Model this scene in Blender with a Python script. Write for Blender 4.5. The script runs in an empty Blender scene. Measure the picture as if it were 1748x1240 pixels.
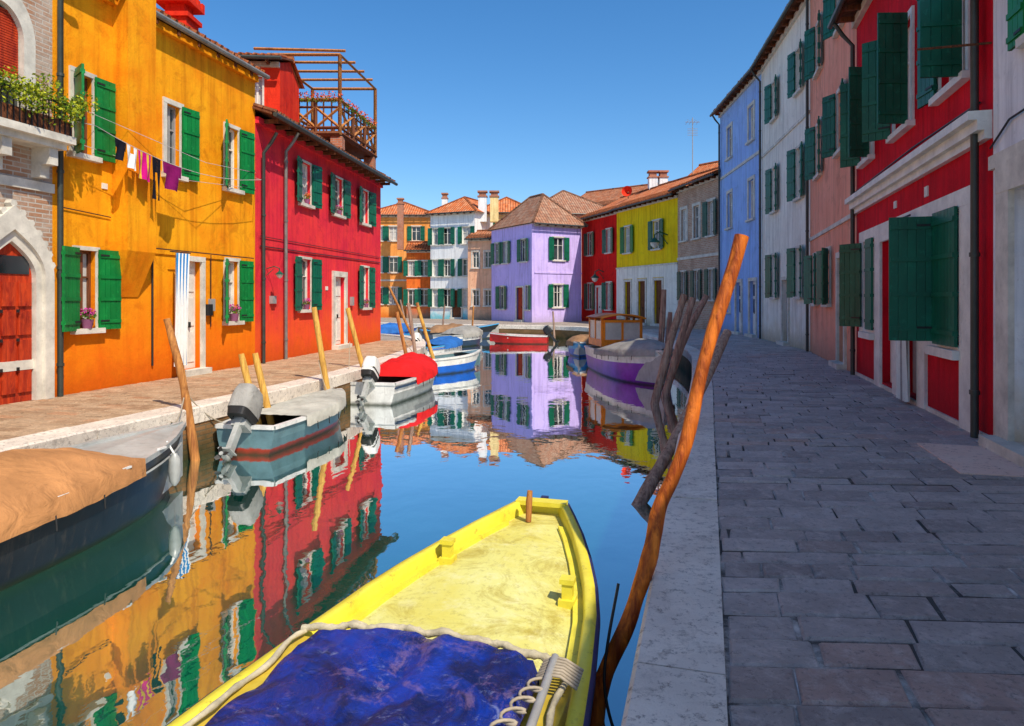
import bpy, math, random
from mathutils import Vector, noise
random.seed(7)
R=random.random
def U(a,b): return a+(b-a)*R()
scene=bpy.context.scene
V=Vector

# ---------------------------------------------------------------- materials
class M:
    def __init__(s,name,rough=.7,spec=.3,metal=0):
        s.m=bpy.data.materials.new(name); s.m.use_nodes=True
        s.nt=s.m.node_tree; s.b=s.nt.nodes['Principled BSDF']
        s.b.inputs['Roughness'].default_value=rough
        s.b.inputs['Specular IOR Level'].default_value=spec
        s.b.inputs['Metallic'].default_value=metal
        g=s.nt.nodes.new('ShaderNodeNewGeometry'); s.pos=g.outputs['Position']
    def n(s,t,**k):
        x=s.nt.nodes.new(t)
        for a,b in k.items(): setattr(x,a,b)
        return x
    def l(s,a,b): s.nt.links.new(a,b)
    def mapped(s,src,scale):
        x=s.n('ShaderNodeMapping'); x.inputs['Scale'].default_value=scale; s.l(src,x.inputs['Vector']); return x.outputs[0]
    def noise(s,scale,detail=4,rough=.55,vec=None,st=None,dist=0):
        v=vec or s.pos
        if st: v=s.mapped(v,st)
        x=s.n('ShaderNodeTexNoise'); x.inputs['Scale'].default_value=scale; x.inputs['Detail'].default_value=detail
        x.inputs['Roughness'].default_value=rough; x.inputs['Distortion'].default_value=dist
        s.l(v,x.inputs['Vector']); return x.outputs['Fac']
    def rng(s,src,a,b,c=0,d=1):
        x=s.n('ShaderNodeMapRange'); x.clamp=True
        for i,v in zip((1,2,3,4),(a,b,c,d)): x.inputs[i].default_value=v
        s.l(src,x.inputs[0]); return x.outputs[0]
    def mix(s,fac,a,b,mode='MIX'):
        x=s.n('ShaderNodeMix',data_type='RGBA',blend_type=mode)
        if isinstance(fac,(int,float)): x.inputs[0].default_value=fac
        else: s.l(fac,x.inputs[0])
        for v,i in ((a,6),(b,7)):
            if isinstance(v,tuple): x.inputs[i].default_value=(*v[:3],1)
            else: s.l(v,x.inputs[i])
        return x.outputs[2]
    def math(s,op,a,b=0):
        x=s.n('ShaderNodeMath',operation=op)
        for i,v in enumerate((a,b)):
            if isinstance(v,(int,float)): x.inputs[i].default_value=v
            else: s.l(v,x.inputs[i])
        return x.outputs[0]
    def z(s):
        x=s.n('ShaderNodeSeparateXYZ'); s.l(s.pos,x.inputs[0]); return x.outputs[2]
    def uv(s):
        return s.n('ShaderNodeTexCoord').outputs['UV']
    def col(s,c):
        if isinstance(c,tuple): s.b.inputs['Base Color'].default_value=(*c[:3],1)
        else: s.l(c,s.b.inputs['Base Color'])
        return s
    def bump(s,h,strength=.3,dist=.02):
        x=s.n('ShaderNodeBump'); x.inputs['Strength'].default_value=strength; x.inputs['Distance'].default_value=dist
        s.l(h,x.inputs['Height']); s.l(x.outputs[0],s.b.inputs['Normal']); return s
def mul(c,k): return tuple(min(1,v*k) for v in c)

def plaster(name,c,dirt=(.35,.28,.2),base=.8,var=.35,c2=None,bz=1.0,streak=.7,patch=.5):
    m=M(name,.85,.15)
    c2=c2 or mul(c,.68)
    a=m.mix(m.rng(m.noise(.9,7,.62),.35,.64),c,c2)
    a=m.mix(m.rng(m.noise(3.2,8,.7),.52,.70,0,var),a,mul(c,1.25))
    a=m.mix(m.rng(m.noise(1.6,9,.74,dist=.7),.53,.64,0,patch),a,mul(c2,.55))
    st=m.rng(m.noise(2.0,6,.6,st=(3,3,.20)),.47,.74,0,streak)
    a=m.mix(st,a,mul(c2,.55))
    zz=m.z()
    nz=m.math('ADD',zz,m.math('MULTIPLY',m.noise(1.7,6,.65),2.2))
    f=m.rng(nz,1.1,1.1+bz,base,0)
    a=m.mix(f,a,dirt)
    g=m.rng(m.math('ADD',zz,m.math('MULTIPLY',m.noise(5,7,.75),.9)),.35,1.0,.65,0)
    a=m.mix(g,a,mul(dirt,.5))
    sp=m.rng(m.noise(14,4,.7),.62,.72,0,.5)
    a=m.mix(sp,a,mul(c2,.6))
    m.col(a); m.bump(m.math('ADD',m.noise(22,6,.7),m.math('MULTIPLY',m.noise(3.5,5,.6),1.6)),.45,.016); return m.m
def simple(name,c,rough=.6,spec=.3,var=.3,scale=5,metal=0,bump=.15):
    m=M(name,rough,spec,metal)
    a=m.mix(m.rng(m.noise(scale,6,.65),.35,.7,0,1),c,mul(c,1-var))
    a=m.mix(m.rng(m.noise(scale*5,4,.6),.6,.72,0,.35),a,mul(c,.5))
    m.col(a)
    if bump: m.bump(m.noise(scale*6,4),bump,.01)
    return m.m
def shutter_mat(name,c):
    m=M(name,.42,.4)
    at=m.n('ShaderNodeAttribute',attribute_name='Col'); sep=m.n('ShaderNodeSeparateColor'); m.l(at.outputs['Color'],sep.inputs[0])
    a=m.mix(m.rng(m.noise(2.5,5,.6,st=(1,1,.4)),.35,.7),c,mul(c,.55))
    a=m.mix(m.rng(sep.outputs[0],0,1,0,.45),a,mul(c,.5))
    a=m.mix(m.rng(m.noise(9,6,.75),.56,.72,0,.6),a,tuple(min(1,v*1.7+.02) for v in c))
    m.col(a); m.bump(m.noise(30,3,.6,st=(1,1,.2)),.25,.006); return m.m
def brickm(name,c1,c2,mort,sc=1.0,rough=.9,white=0,green=False):
    m=M(name,rough,.15); uv=m.uv()
    b=m.n('ShaderNodeTexBrick'); b.inputs['Scale'].default_value=1
    b.inputs['Brick Width'].default_value=.26*sc; b.inputs['Row Height'].default_value=.075*sc
    b.inputs['Mortar Size'].default_value=.011*sc; b.inputs['Mortar Smooth'].default_value=.2
    b.inputs['Color1'].default_value=(*c1,1); b.inputs['Color2'].default_value=(*c2,1); b.inputs['Mortar'].default_value=(*mort,1)
    b.inputs['Bias'].default_value=-.1
    m.l(uv,b.inputs['Vector'])
    a=m.mix(m.rng(m.noise(1.3,7,.7),.45,.62,0,white if white else .4),b.outputs['Color'],mort if white else mul(c1,.5))
    a=m.mix(m.rng(m.noise(7,5,.7),.5,.75,0,.5),a,mul(c2,.45))
    if green:
        a=m.mix(m.rng(m.math('ADD',m.z(),m.math('MULTIPLY',m.noise(3,5),.5)),-.5,.05,.95,0),a,(.03,.035,.012))
    m.col(a); m.bump(m.math('ADD',m.math('MULTIPLY',b.outputs['Fac'],-1),m.noise(18,4)),.5,.012); return m.m
def tilem(name,c1=(.48,.14,.05),c2=(.56,.26,.14),c3=(.18,.07,.04)):
    m=M(name,.85,.15); uv=m.uv()
    b=m.n('ShaderNodeTexBrick'); b.offset=0
    b.inputs['Scale'].default_value=1; b.inputs['Brick Width'].default_value=.2; b.inputs['Row Height'].default_value=.34
    b.inputs['Mortar Size'].default_value=.016; b.inputs['Mortar Smooth'].default_value=.6
    b.inputs['Color1'].default_value=(*c1,1); b.inputs['Color2'].default_value=(*c2,1); b.inputs['Mortar'].default_value=(*mul(c3,.6),1)
    m.l(uv,b.inputs['Vector'])
    a=m.mix(m.rng(m.noise(2.2,6,.7),.45,.68,0,.75),b.outputs['Color'],c3)
    a=m.mix(m.rng(m.noise(9,3,.7),.55,.7,0,.6),a,mul(c2,1.3))
    m.col(a)
    sx=m.n('ShaderNodeSeparateXYZ'); m.l(uv,sx.inputs[0])
    w=m.math('ABSOLUTE',m.math('SINE',m.math('MULTIPLY',sx.outputs[0],math.pi/.2)))
    w2=m.math('FRACT',m.math('DIVIDE',sx.outputs[1],.34))
    m.bump(m.math('ADD',w,m.math('MULTIPLY',w2,.35)),.9,.07); return m.m
def woodm(name,c,c2,rough=.7,st=(14,14,1.2)):
    m=M(name,rough,.25)
    f=m.noise(1.6,7,.65,st=st,dist=.6)
    a=m.mix(m.rng(f,.36,.64),c,c2)
    a=m.mix(m.rng(m.noise(2.2,5,.7),.55,.7,0,.7),a,mul(c2,.5))
    m.col(a); m.bump(f,.8,.03); return m.m

gold=plaster('gold_plaster',(.94,.40,.008),dirt=(.84,.15,.004),c2=(.84,.25,.003),base=.95,bz=2.4,patch=.5)
redL=plaster('coral_plaster',(.88,.05,.045),dirt=(.90,.13,.012),c2=(.72,.025,.055),base=.95,bz=2.0,streak=.5)
redtall=plaster('scarlet_plaster',(.85,.05,.015),c2=(.7,.025,.01))
redR=plaster('crimson_plaster',(.76,.006,.022),dirt=(.52,.01,.02),c2=(.56,.003,.012),var=.2,patch=.35)
salmon=plaster('salmon_plaster',(.93,.42,.28),dirt=(.75,.42,.28),c2=(.84,.34,.22))
white=plaster('white_plaster',(.92,.90,.78),dirt=(.66,.56,.36),c2=(.80,.77,.66),base=.65,patch=.3)
white2=plaster('pale_plaster',(.90,.90,.88),dirt=(.75,.60,.4),c2=(.76,.77,.80),patch=.35)
blue=plaster('blue_plaster',(.36,.57,.97),dirt=(.35,.48,.68),c2=(.30,.48,.90),patch=.35)
yellow=plaster('yellow_plaster',(.97,.70,.008),dirt=(.85,.65,.3),c2=(.90,.58,.006),patch=.3)
redF=plaster('vermilion_plaster',(.80,.015,.01),dirt=(.6,.02,.02),c2=(.66,.01,.008))
lav=plaster('lavender_plaster',(.66,.52,.95),dirt=(.66,.55,.85),c2=(.58,.45,.88),base=.5,patch=.3)
orange=plaster('orange_plaster',(.92,.42,.12),dirt=(.85,.22,.03),c2=(.85,.30,.06),patch=.3)
orange2=plaster('tangerine_plaster',(.88,.20,.03),c2=(.75,.12,.02))
whiteF=plaster('ivory_plaster',(.90,.90,.86),dirt=(.25,.72,.80),c2=(.80,.82,.80),base=1,bz=.8,patch=.3)
pink=plaster('peach_plaster',(.93,.55,.34),c2=(.86,.44,.26))
cream=plaster('cream_plaster',(.93,.74,.36),c2=(.86,.62,.25))
brickG=brickm('worn_brick',(.40,.20,.11),(.50,.34,.24),(.50,.45,.38),white=.6)
brickB=brickm('brown_brick',(.50,.28,.18),(.55,.38,.26),(.6,.5,.4),sc=1.3)
brickR=brickm('chimney_brick',(.55,.16,.07),(.45,.18,.09),(.4,.33,.27))
quaybrick=brickm('quay_brick',(.34,.17,.07),(.24,.13,.06),(.2,.15,.09),white=0,green=True)
tile=tilem('roof_tiles'); tileO=tilem('orange_roof_tiles',(.70,.16,.035),(.72,.30,.14),(.32,.08,.03))
tileD=tilem('aged_roof_tiles',(.42,.17,.09),(.48,.29,.19),(.17,.09,.06))
stone=simple('istrian_stone',(.76,.72,.61),.7,.3,.4,3)
def quaystone():
    m=M('quay_stone',.55,.3)
    a=m.mix(m.rng(m.noise(1.5,6,.65),.35,.65),(.88,.79,.66),(.64,.56,.47))
    a=m.mix(m.rng(m.noise(14,9,.85),.53,.60,0,.8),a,(.22,.18,.15))
    a=m.mix(m.rng(m.noise(4,9,.82),.54,.62,0,.6),a,(.40,.34,.28))
    a=m.mix(m.rng(m.noise(2.2,8,.75,dist=1),.58,.64,0,.5),a,(.92,.87,.76))
    m.col(a); m.bump(m.noise(24,8,.8),.8,.014); return m.m
quaySt=quaystone()
green=shutter_mat('green_paint',(.004,.25,.045)); greenD=shutter_mat('dark_green_paint',(.003,.16,.085))
greenN=shutter_mat('bottle_green_paint',(.003,.11,.065))
whitep=simple('white_paint',(.86,.84,.75),.5,.4,.3,3)
greyp=simple('grey_paint',(.35,.35,.34),.5,.4)
brownW=woodm('brown_wood',(.24,.08,.03),(.10,.035,.015))
def glassm():
    m=M('window_glass',.06,.8)
    m.col(m.mix(m.rng(m.noise(.9,2),.4,.6),(.012,.016,.018),(.05,.06,.065))); return m.m
glass=glassm()
gutter=simple('gutter_metal',(.05,.06,.05),.45,.5,.4,4)
pipeG=simple('downpipe_metal',(.22,.22,.2),.45,.5,.4,4)
iron=simple('wrought_iron',(.02,.02,.02),.5,.4)
polewood=woodm('orange_mooring_wood',(.82,.21,.02),(.28,.045,.008),.5,(12,12,1.4))
greywood=woodm('grey_weathered_wood',(.50,.34,.25),(.20,.12,.09),.8,(16,16,1.0))
yelwood=woodm('yellowed_wood',(.80,.48,.10),(.48,.24,.05),.75,(16,16,1.0))
tanwood=woodm('tan_wood',(.62,.27,.07),(.28,.10,.03),.75,(16,16,1.0))
doorred=woodm('red_door_wood',(.60,.06,.012),(.30,.02,.008),.5,(8,8,1.5))
lace=simple('lace_curtain',(.6,.58,.54),.9,.1)

def leafm(name,c1,c2):
    m=M(name,.6,.2); i=m.n('ShaderNodeAttribute',attribute_name='Col')
    m.col(m.mix(i.outputs['Fac'],c1,c2)); return m.m
leaf=leafm('leaves',(.02,.09,.008),(.16,.28,.02))
leafY=leafm('bright_leaves',(.05,.14,.008),(.46,.48,.02))
petP=leafm('magenta_petals',(.45,.02,.22),(.7,.08,.42)); petR=leafm('red_petals',(.6,.03,.01),(.8,.2,.05))

def paverm(name,lo,hi,warm,rough=.5,spec=.5,dk=.6):
    m=M(name,rough,spec)
    at=m.n('ShaderNodeAttribute',attribute_name='Col')
    sep=m.n('ShaderNodeSeparateColor'); m.l(at.outputs['Color'],sep.inputs[0])
    a=m.mix(sep.outputs[0],lo,hi)
    a=m.mix(m.rng(sep.outputs[1],.86,.97,0,.6),a,warm)
    a=m.mix(m.rng(m.noise(2.6,7,.7),.44,.66,0,.45),a,mul(lo,dk))
    a=m.mix(m.rng(m.noise(7,9,.82,dist=.6),.50,.64,0,.6),a,mul(hi,1.3))
    a=m.mix(m.rng(m.noise(24,8,.85),.53,.62,0,.7),a,mul(lo,.42))
    m.col(a)
    m.l(m.rng(m.noise(4,6,.7),.3,.7,rough-.2,rough+.2),m.b.inputs['Roughness'])
    m.bump(m.math('ADD',m.noise(14,9,.82),m.math('MULTIPLY',m.noise(3,3),1.0)),1.0,.028); return m.m
paveR=paverm('trachyte_pavers',(.36,.30,.27),(.60,.52,.47),(.64,.38,.29),.5,.6)
paveL=paverm('warm_pavers',(.38,.23,.13),(.58,.40,.25),(.52,.24,.12),.8,.2)
def mortarm(name,a1,a2):
    m=M(name,.9,.1)
    m.col(m.mix(m.rng(m.noise(1.1,7,.75),.47,.66),a1,a2)); m.bump(m.noise(30,4),.4,.01); return m.m
mortR=mortarm('joint_mortar',(.09,.075,.065),(.74,.66,.58)); mortL=mortarm('warm_mortar',(.16,.10,.06),(.3,.22,.15))
def groundm():
    m=M('paved_ground',.8,.2)
    b=m.n('ShaderNodeTexBrick'); b.inputs['Scale'].default_value=1; b.inputs['Brick Width'].default_value=.6; b.inputs['Row Height'].default_value=.3
    b.inputs['Mortar Size'].default_value=.012
    b.inputs['Color1'].default_value=(.33,.28,.23,1); b.inputs['Color2'].default_value=(.46,.39,.32,1); b.inputs['Mortar'].default_value=(.15,.13,.11,1)
    m.l(m.pos,b.inputs['Vector'])
    m.col(m.mix(m.rng(m.noise(1.2,6,.7),.4,.7,0,.6),b.outputs['Color'],(.22,.18,.15))); m.bump(m.noise(12,4),.3,.01); return m.m
groundM=groundm()

def waterm():
    m=M('canal_water',.03,.5)
    m.col(m.mix(m.rng(m.noise(.35,3),.35,.65),(.002,.085,.062),(.008,.135,.085)))
    h=m.math('ADD',m.math('MULTIPLY',m.noise(1.0,3,.5,st=(1,.8,1),dist=.4),1.0),m.math('MULTIPLY',m.noise(5.5,3,.5,st=(1,.7,1)),.14))
    bp=m.n('ShaderNodeBump'); bp.inputs['Strength'].default_value=.12; bp.inputs['Distance'].default_value=.045
    m.l(h,bp.inputs['Height']); m.l(bp.outputs[0],m.b.inputs['Normal'])
    gl=m.n('ShaderNodeBsdfGlossy'); gl.inputs['Roughness'].default_value=.012; gl.inputs['Color'].default_value=(.95,.98,1,1)
    m.l(bp.outputs[0],gl.inputs['Normal'])
    fr=m.n('ShaderNodeFresnel'); fr.inputs['IOR'].default_value=1.9; m.l(bp.outputs[0],fr.inputs['Normal'])
    f=m.rng(fr.outputs[0],0.05,.42,.36,.96)
    ms=m.n('ShaderNodeMixShader'); m.l(f,ms.inputs[0]); m.l(m.b.outputs[0],ms.inputs[1]); m.l(gl.outputs[0],ms.inputs[2])
    m.l(ms.outputs[0],m.nt.nodes['Material Output'].inputs[0]); return m.m
waterM=waterm()

# ---------------------------------------------------------------- mesh builder
class MB:
    def __init__(s,name,mat,smooth=False): s.name=name;s.mat=mat;s.v=[];s.f=[];s.uv=[];s.c=[];s.smooth=smooth
    def face(s,pts,uv=None,col=None):
        i=len(s.v); s.v+= [tuple(p) for p in pts]; s.f.append(tuple(range(i,i+len(pts))))
        if uv is None:
            a=V(pts[0]);e=(V(pts[1])-a); L=e.length or 1; e=e/L
            uv=[]
            for p in pts:
                d=V(p)-a; x=d.dot(e); y=(d-e*x).length; uv.append((x+a.x,y+a.z))
        s.uv+=uv; c=col if col is not None else (R(),R(),R()); s.c+=[c]*len(pts)
    def box(s,o,a,b,c,col=None):
        o,a,b,c=V(o),V(a),V(b),V(c)
        if a.cross(b).dot(c)<0: a,b=b,a
        col=col or (R(),R(),R())
        p=lambda i,j,k:o+a*i+b*j+c*k
        for q in (((0,0,0),(0,1,0),(1,1,0),(1,0,0)),((0,0,1),(1,0,1),(1,1,1),(0,1,1)),((0,0,0),(1,0,0),(1,0,1),(0,0,1)),
                  ((1,0,0),(1,1,0),(1,1,1),(1,0,1)),((1,1,0),(0,1,0),(0,1,1),(1,1,1)),((0,1,0),(0,0,0),(0,0,1),(0,1,1))):
            s.face([p(*t) for t in q],col=col)
    def grid(s,rows,uvf=None,closed=False,share=True):
        n=len(rows[0]); base=len(s.v)
        for r in rows: s.v+=[tuple(p) for p in r]
        for i in range(len(rows)-1):
            for j in range(n if closed else n-1):
                k=(j+1)%n
                f=(base+i*n+j,base+i*n+k,base+(i+1)*n+k,base+(i+1)*n+j)
                s.f.append(f); s.uv+=[(j,i),(j+1,i),(j+1,i+1),(j,i+1)]; s.c+=[(R(),R(),R())]*4
    def tube(s,pts,rad,seg=10,cap=True):
        pts=[V(p) for p in pts]; n=len(pts)
        if not isinstance(rad,(list,tuple)): rad=[rad]*n
        rows=[]; up=None
        for i,p in enumerate(pts):
            d=(pts[min(i+1,n-1)]-pts[max(i-1,0)]).normalized()
            if up is None:
                up=V((0,0,1)) if abs(d.z)<.9 else V((1,0,0))
            x=d.cross(up).normalized(); y=x.cross(d).normalized(); up=y
            rows.append([p+(x*math.cos(t)+y*math.sin(t))*rad[i] for t in [2*math.pi*k/seg for k in range(seg)]])
        s.grid(rows,closed=True)
        if cap:
            s.face(rows[0][::-1]); s.face(rows[-1])
    def build(s,parent=None,top=None):
        me=bpy.data.meshes.new(s.name); me.from_pydata(s.v,[],s.f)
        uvl=me.uv_layers.new(name='UVMap'); flat=[x for p in s.uv for x in p]; uvl.data.foreach_set('uv',flat)
        ca=me.color_attributes.new('Col','FLOAT_COLOR','CORNER'); ca.data.foreach_set('color',[x for c in s.c for x in (*c,1)])
        if s.smooth:
            me.polygons.foreach_set('use_smooth',[True]*len(me.polygons))
        me.materials.append(s.mat); me.update()
        o=bpy.data.objects.new(s.name,me); scene.collection.objects.link(o)
        if parent: o.parent=parent
        return o
class Thing:
    def __init__(s,name): s.name=name; s.p={}
    def part(s,name,mat,smooth=False):
        k=(name,mat.name)
        if k not in s.p: s.p[k]=MB(name,mat,smooth)
        return s.p[k]
    def done(s):
        ms=[m for m in s.p.values() if m.f]
        if len(ms)==1:
            ms[0].name=s.name; return ms[0].build()
        e=bpy.data.objects.new(s.name,None); scene.collection.objects.link(e)
        for m in ms: m.build(e)
        return e
class Fr:
    def __init__(s,A,B,side):
        A=V((*A,0));B=V((*B,0)); s.O=A; s.L=(B-A).length; s.t=(B-A)/s.L
        s.n=V((s.t.y,-s.t.x,0))*side; s.k=V((0,0,1))
    def p(s,a,d,z): return s.O+s.t*a+s.n*d+s.k*z
    def box(s,mb,s0,s1,d0,d1,z0,z1,col=None):
        mb.box(s.p(s0,d0,z0),s.t*(s1-s0),s.n*(d1-d0),s.k*(z1-z0),col)
def leaves(mb,c,rad,n,size):
    for _ in range(n):
        while True:
            q=V((U(-1,1),U(-1,1),U(-1,1)))
            if q.length<1: break
        q=V((q.x*rad[0],q.y*rad[1],q.z*rad[2]))+V(c)
        a=V((U(-1,1),U(-1,1),U(-1,1))).normalized(); b=a.cross(V((U(-1,1),U(-1,1),U(-1,1)))).normalized()
        w=size*U(.6,1.3); x=R()
        mb.face([q-a*w,q-b*w*.5,q+a*w,q+b*w*.5],col=(x,x,x))

class House(Thing):
    def __init__(s,name,A,B,side,h,depth,wall,roof='gable',rise=1.6,tilemat=None,over=.4,z0=-.1,guttermat=None,cornice=None):
        super().__init__(name); s.F=Fr(A,B,side); s.h=h; s.depth=depth; s.wall=wall; s.holes=[]; s.z0=z0; s.side=side
        F=s.F; L=F.L; w=s.part('walls',wall)
        D=-depth
        for q,L_ in (((F.p(0,0,z0),F.p(0,D,z0),F.p(0,D,h),F.p(0,0,h)),depth),((F.p(L,0,z0),F.p(L,D,z0),F.p(L,D,h),F.p(L,0,h)),depth),((F.p(0,D,z0),F.p(L,D,z0),F.p(L,D,h),F.p(0,D,h)),L)):
            w.face(list(q),uv=[(0,z0),(L_,z0),(L_,h),(0,h)])
        tm=tilemat or tile; r=s.part('roof',tm)
        o=over
        if roof=='gable':
            dm=D/2; sl=math.hypot(dm-o,rise)
            zf=h+.06
            e0=-.12; e1=L+.12
            r.face([F.p(e0,o,zf),F.p(e1,o,zf),F.p(e1,dm,zf+rise),F.p(e0,dm,zf+rise)],uv=[(0,0),(L,0),(L,sl),(0,sl)])
            r.face([F.p(e0,D-o,zf),F.p(e1,D-o,zf),F.p(e1,dm,zf+rise),F.p(e0,dm,zf+rise)],uv=[(0,0),(L,0),(L,sl),(0,sl)])
            u=s.part('eaves',brownW)
            u.face([F.p(e0,o,zf-.05),F.p(e1,o,zf-.05),F.p(e1,dm,zf+rise-.05),F.p(e0,dm,zf+rise-.05)])
            for e in (e0,e1):
                u.face([F.p(e,o,zf-.05),F.p(e,o,zf),F.p(e,dm,zf+rise),F.p(e,dm,zf+rise-.05)])
                w.face([F.p(max(0,min(L,e)),0,h),F.p(max(0,min(L,e)),D,h),F.p(max(0,min(L,e)),dm,h+rise-.02)],uv=[(0,h),(depth,h),(depth/2,h+rise)])
            r.tube([F.p(e0,dm,zf+rise),F.p(e1,dm,zf+rise)],.11,8)
            n=int(L/.2)
            for i in range(n):
                a=e0+(i+.5)*(e1-e0)/n
                r.tube([F.p(a,o+.06+U(-.025,.025),zf+.02),F.p(a,o-.9,zf+.02+.96*rise/abs(dm-o))],.075,6)
        elif roof=='hip':
            zf=h+.06; c0=[F.p(-o,o,zf),F.p(L+o,o,zf),F.p(L+o,D-o,zf),F.p(-o,D-o,zf)]
            k=min(L,depth)/2
            if L>=depth: a,b=F.p(k,D/2,zf+rise),F.p(L-k,D/2,zf+rise); 
            else: a,b=F.p(L/2,-k,zf+rise),F.p(L/2,D+k,zf+rise)
            sl=math.hypot(k,rise)
            if L>=depth:
                r.face([c0[0],c0[1],b,a],uv=[(0,0),(L,0),(L-k,sl),(k,sl)]); r.face([c0[1],c0[2],b],uv=[(0,0),(depth,0),(depth/2,sl)])
                r.face([c0[2],c0[3],a,b],uv=[(0,0),(L,0),(L-k,sl),(k,sl)]); r.face([c0[3],c0[0],a],uv=[(0,0),(depth,0),(depth/2,sl)])
            else:
                r.face([c0[0],c0[1],a],uv=[(0,0),(L,0),(L/2,sl)]); r.face([c0[1],c0[2],b,a],uv=[(0,0),(depth,0),(depth-k,sl),(k,sl)])
                r.face([c0[2],c0[3],b],uv=[(0,0),(L,0),(L/2,sl)]); r.face([c0[3],c0[0],a,b],uv=[(0,0),(depth,0),(depth-k,sl),(k,sl)])
            for x in c0: r.tube([x,(a if (a-x).length<(b-x).length else b)],.1,6)
            r.tube([a,b+V((.01,0,0))],.1,6)
            u=s.part('eaves',stone); u.face([x-V((0,0,.06)) for x in c0])
        g=s.part('gutter',guttermat or gutter)
        g.tube([F.p(-.15,o+.1,h-.0),F.p(L+.15,o+.1,h-.0)],.06,8)
        c=s.part('cornice',cornice or stone)
        F.box(c,0,L,0,.10,h-.16,h-.003)
        n=int(L/.6)
        b=s.part('rafters',brownW)
        for i in range(n):
            a=(i+.5)*L/n; F.box(b,a-.04,a+.04,.102,max(.12,o-.03),h-.1,h-.004)
    def opening(s,s0,s1,z0,z1): s.holes.append((s0,s1,z0,z1))
    def leaf(s,hs,dirn,w,z0,z1,ang,mat,d=.075):
        F=s.F; th=.035; a=math.radians(ang+U(-5,2)); c,sn=math.cos(a),math.sin(a)
        ax=F.t*(dirn*c)+F.n*sn; nm=F.t*(-dirn*sn)+F.n*c
        o=F.p(hs,d,z0); mb=s.part('shutters',mat); H=z1-z0
        mb.box(o-nm*.008,ax*w,nm*.016,F.k*H)
        n=max(3,int(w/.11)); pw=w/n
        for i in range(n): mb.box(o+ax*(i*pw+.004)-nm*th*.55,ax*(pw-.008),nm*th*1.1,F.k*H)
        for f in (.08,.36,.64,.9):
            mb.box(o+ax*.012-nm*(th*.5+.02)+F.k*(H*f),ax*(w-.024),nm*(th+.04),F.k*.06)
        ir=s.part('hinges',iron)
        for f in (.1,.92): ir.box(o-nm*(th*.5+.03)+F.k*(H*f),ax*(w*.4),nm*.006,F.k*.03)
    def window(s,s0,s1,z0,z1,sh=None,angs=(178,178),frame=.09,fm=None,sash=None,lw=None,sill=True,curtain=None,mull=True,proud=.035):
        F=s.F; s.opening(s0,s1,z0,z1); fm=fm or stone; sash=sash or whitep
        t=s.part('window_surrounds',fm)
        if frame:
            F.box(t,s0-frame,s0,.0,proud,z0,z1); F.box(t,s1,s1+frame,.0,proud,z0,z1); F.box(t,s0-frame,s1+frame,0,proud+.004,z1,z1+frame)
        if sill: F.box(t,s0-frame-.04,s1+frame+.04,0,.12,z0-.09,z0)
        F.box(s.part('glass',glass),s0,s1,-.17,-.14,z0,z1)
        w=s.part('sashes',sash); b=.05
        F.box(w,s0,s0+b,-.14,-.09,z0,z1); F.box(w,s1-b,s1,-.14,-.09,z0,z1); F.box(w,s0+b,s1-b,-.14,-.09,z1-b,z1); F.box(w,s0+b,s1-b,-.14,-.09,z0,z0+b)
        m=(s0+s1)/2
        if mull:
            F.box(w,m-.03,m+.03,-.139,-.085,z0+b,z1-b)
            zm=z0+(z1-z0)*.66; F.box(w,s0+b,m-.03,-.138,-.095,zm-.015,zm+.015); F.box(w,m+.03,s1-b,-.138,-.095,zm-.015,zm+.015)
        if curtain is None: curtain=R()<.5
        if curtain:
            c=s.part('curtains',lace); k=U(.15,.4)*(s1-s0)
            F.box(c,s0+b,s0+b+k,-.1399,-.137,z0+b,z1-b); F.box(c,s1-b-k,s1-b,-.1399,-.137,z0+b,z1-b)
        if sh:
            lw=lw or (s1-s0)/2
            if angs[0] is not None: s.leaf(s0-.005,1,lw,z0-.03,z1+.03,angs[0],sh)
            if angs[1] is not None: s.leaf(s1+.005,-1,lw,z0-.03,z1+.03,angs[1],sh)
    def door(s,s0,s1,z1,mat,frame=.14,fm=None,z0=0.12,panes=False):
        F=s.F; s.opening(s0,s1,z0,z1); t=s.part('door_surrounds',fm or stone)
        if frame:
            F.box(t,s0-frame,s0,0,.06,-.05,z1); F.box(t,s1,s1+frame,0,.06,-.05,z1); F.box(t,s0-frame,s1+frame,0,.064,z1,z1+frame)
        F.box(t,s0-frame-.005,s1+frame+.005,.0,.22,-.06,z0)
        d=s.part('door',mat); F.box(d,s0,s1,-.16,-.12,z0,z1)
        m=(s0+s1)/2; H=z1-z0
        for a,b in ((s0+.06,m-.03),(m+.03,s1-.06)):
            for f0,f1 in ((.06,.34),(.4,.66),(.72,.94)):
                if panes and f0>.3: F.box(s.part('glass',glass),a,b,-.118,-.11,z0+H*f0,z0+H*f1)
                else: F.box(d,a,b,-.12,-.10,z0+H*f0,z0+H*f1)
        F.box(s.part('hinges',iron),m+.035,m+.06,-.10,-.05,1.0,1.12)
    def band(s,z0,z1,proud,mat,s0=0,s1=None,name='band'):
        s.F.box(s.part(name,mat),s0,s.F.L if s1 is None else s1,0,proud,z0,z1)
    def pipe(s,a,z0=0,z1=None,mat=None,d=.1,r=.045):
        F=s.F; z1=z1 or s.h-.05; mb=s.part('downpipe',mat or gutter,True)
        mb.tube([F.p(a,.45,z1),F.p(a,.3,z1-.25),F.p(a,d,z1-.5),F.p(a,d,z0)],r,8)
        z=z0+.5
        while z<z1-.6:
            mb.tube([F.p(a,d,z),F.p(a,d,z+.05)],r+.012,8); z+=1.6
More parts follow.
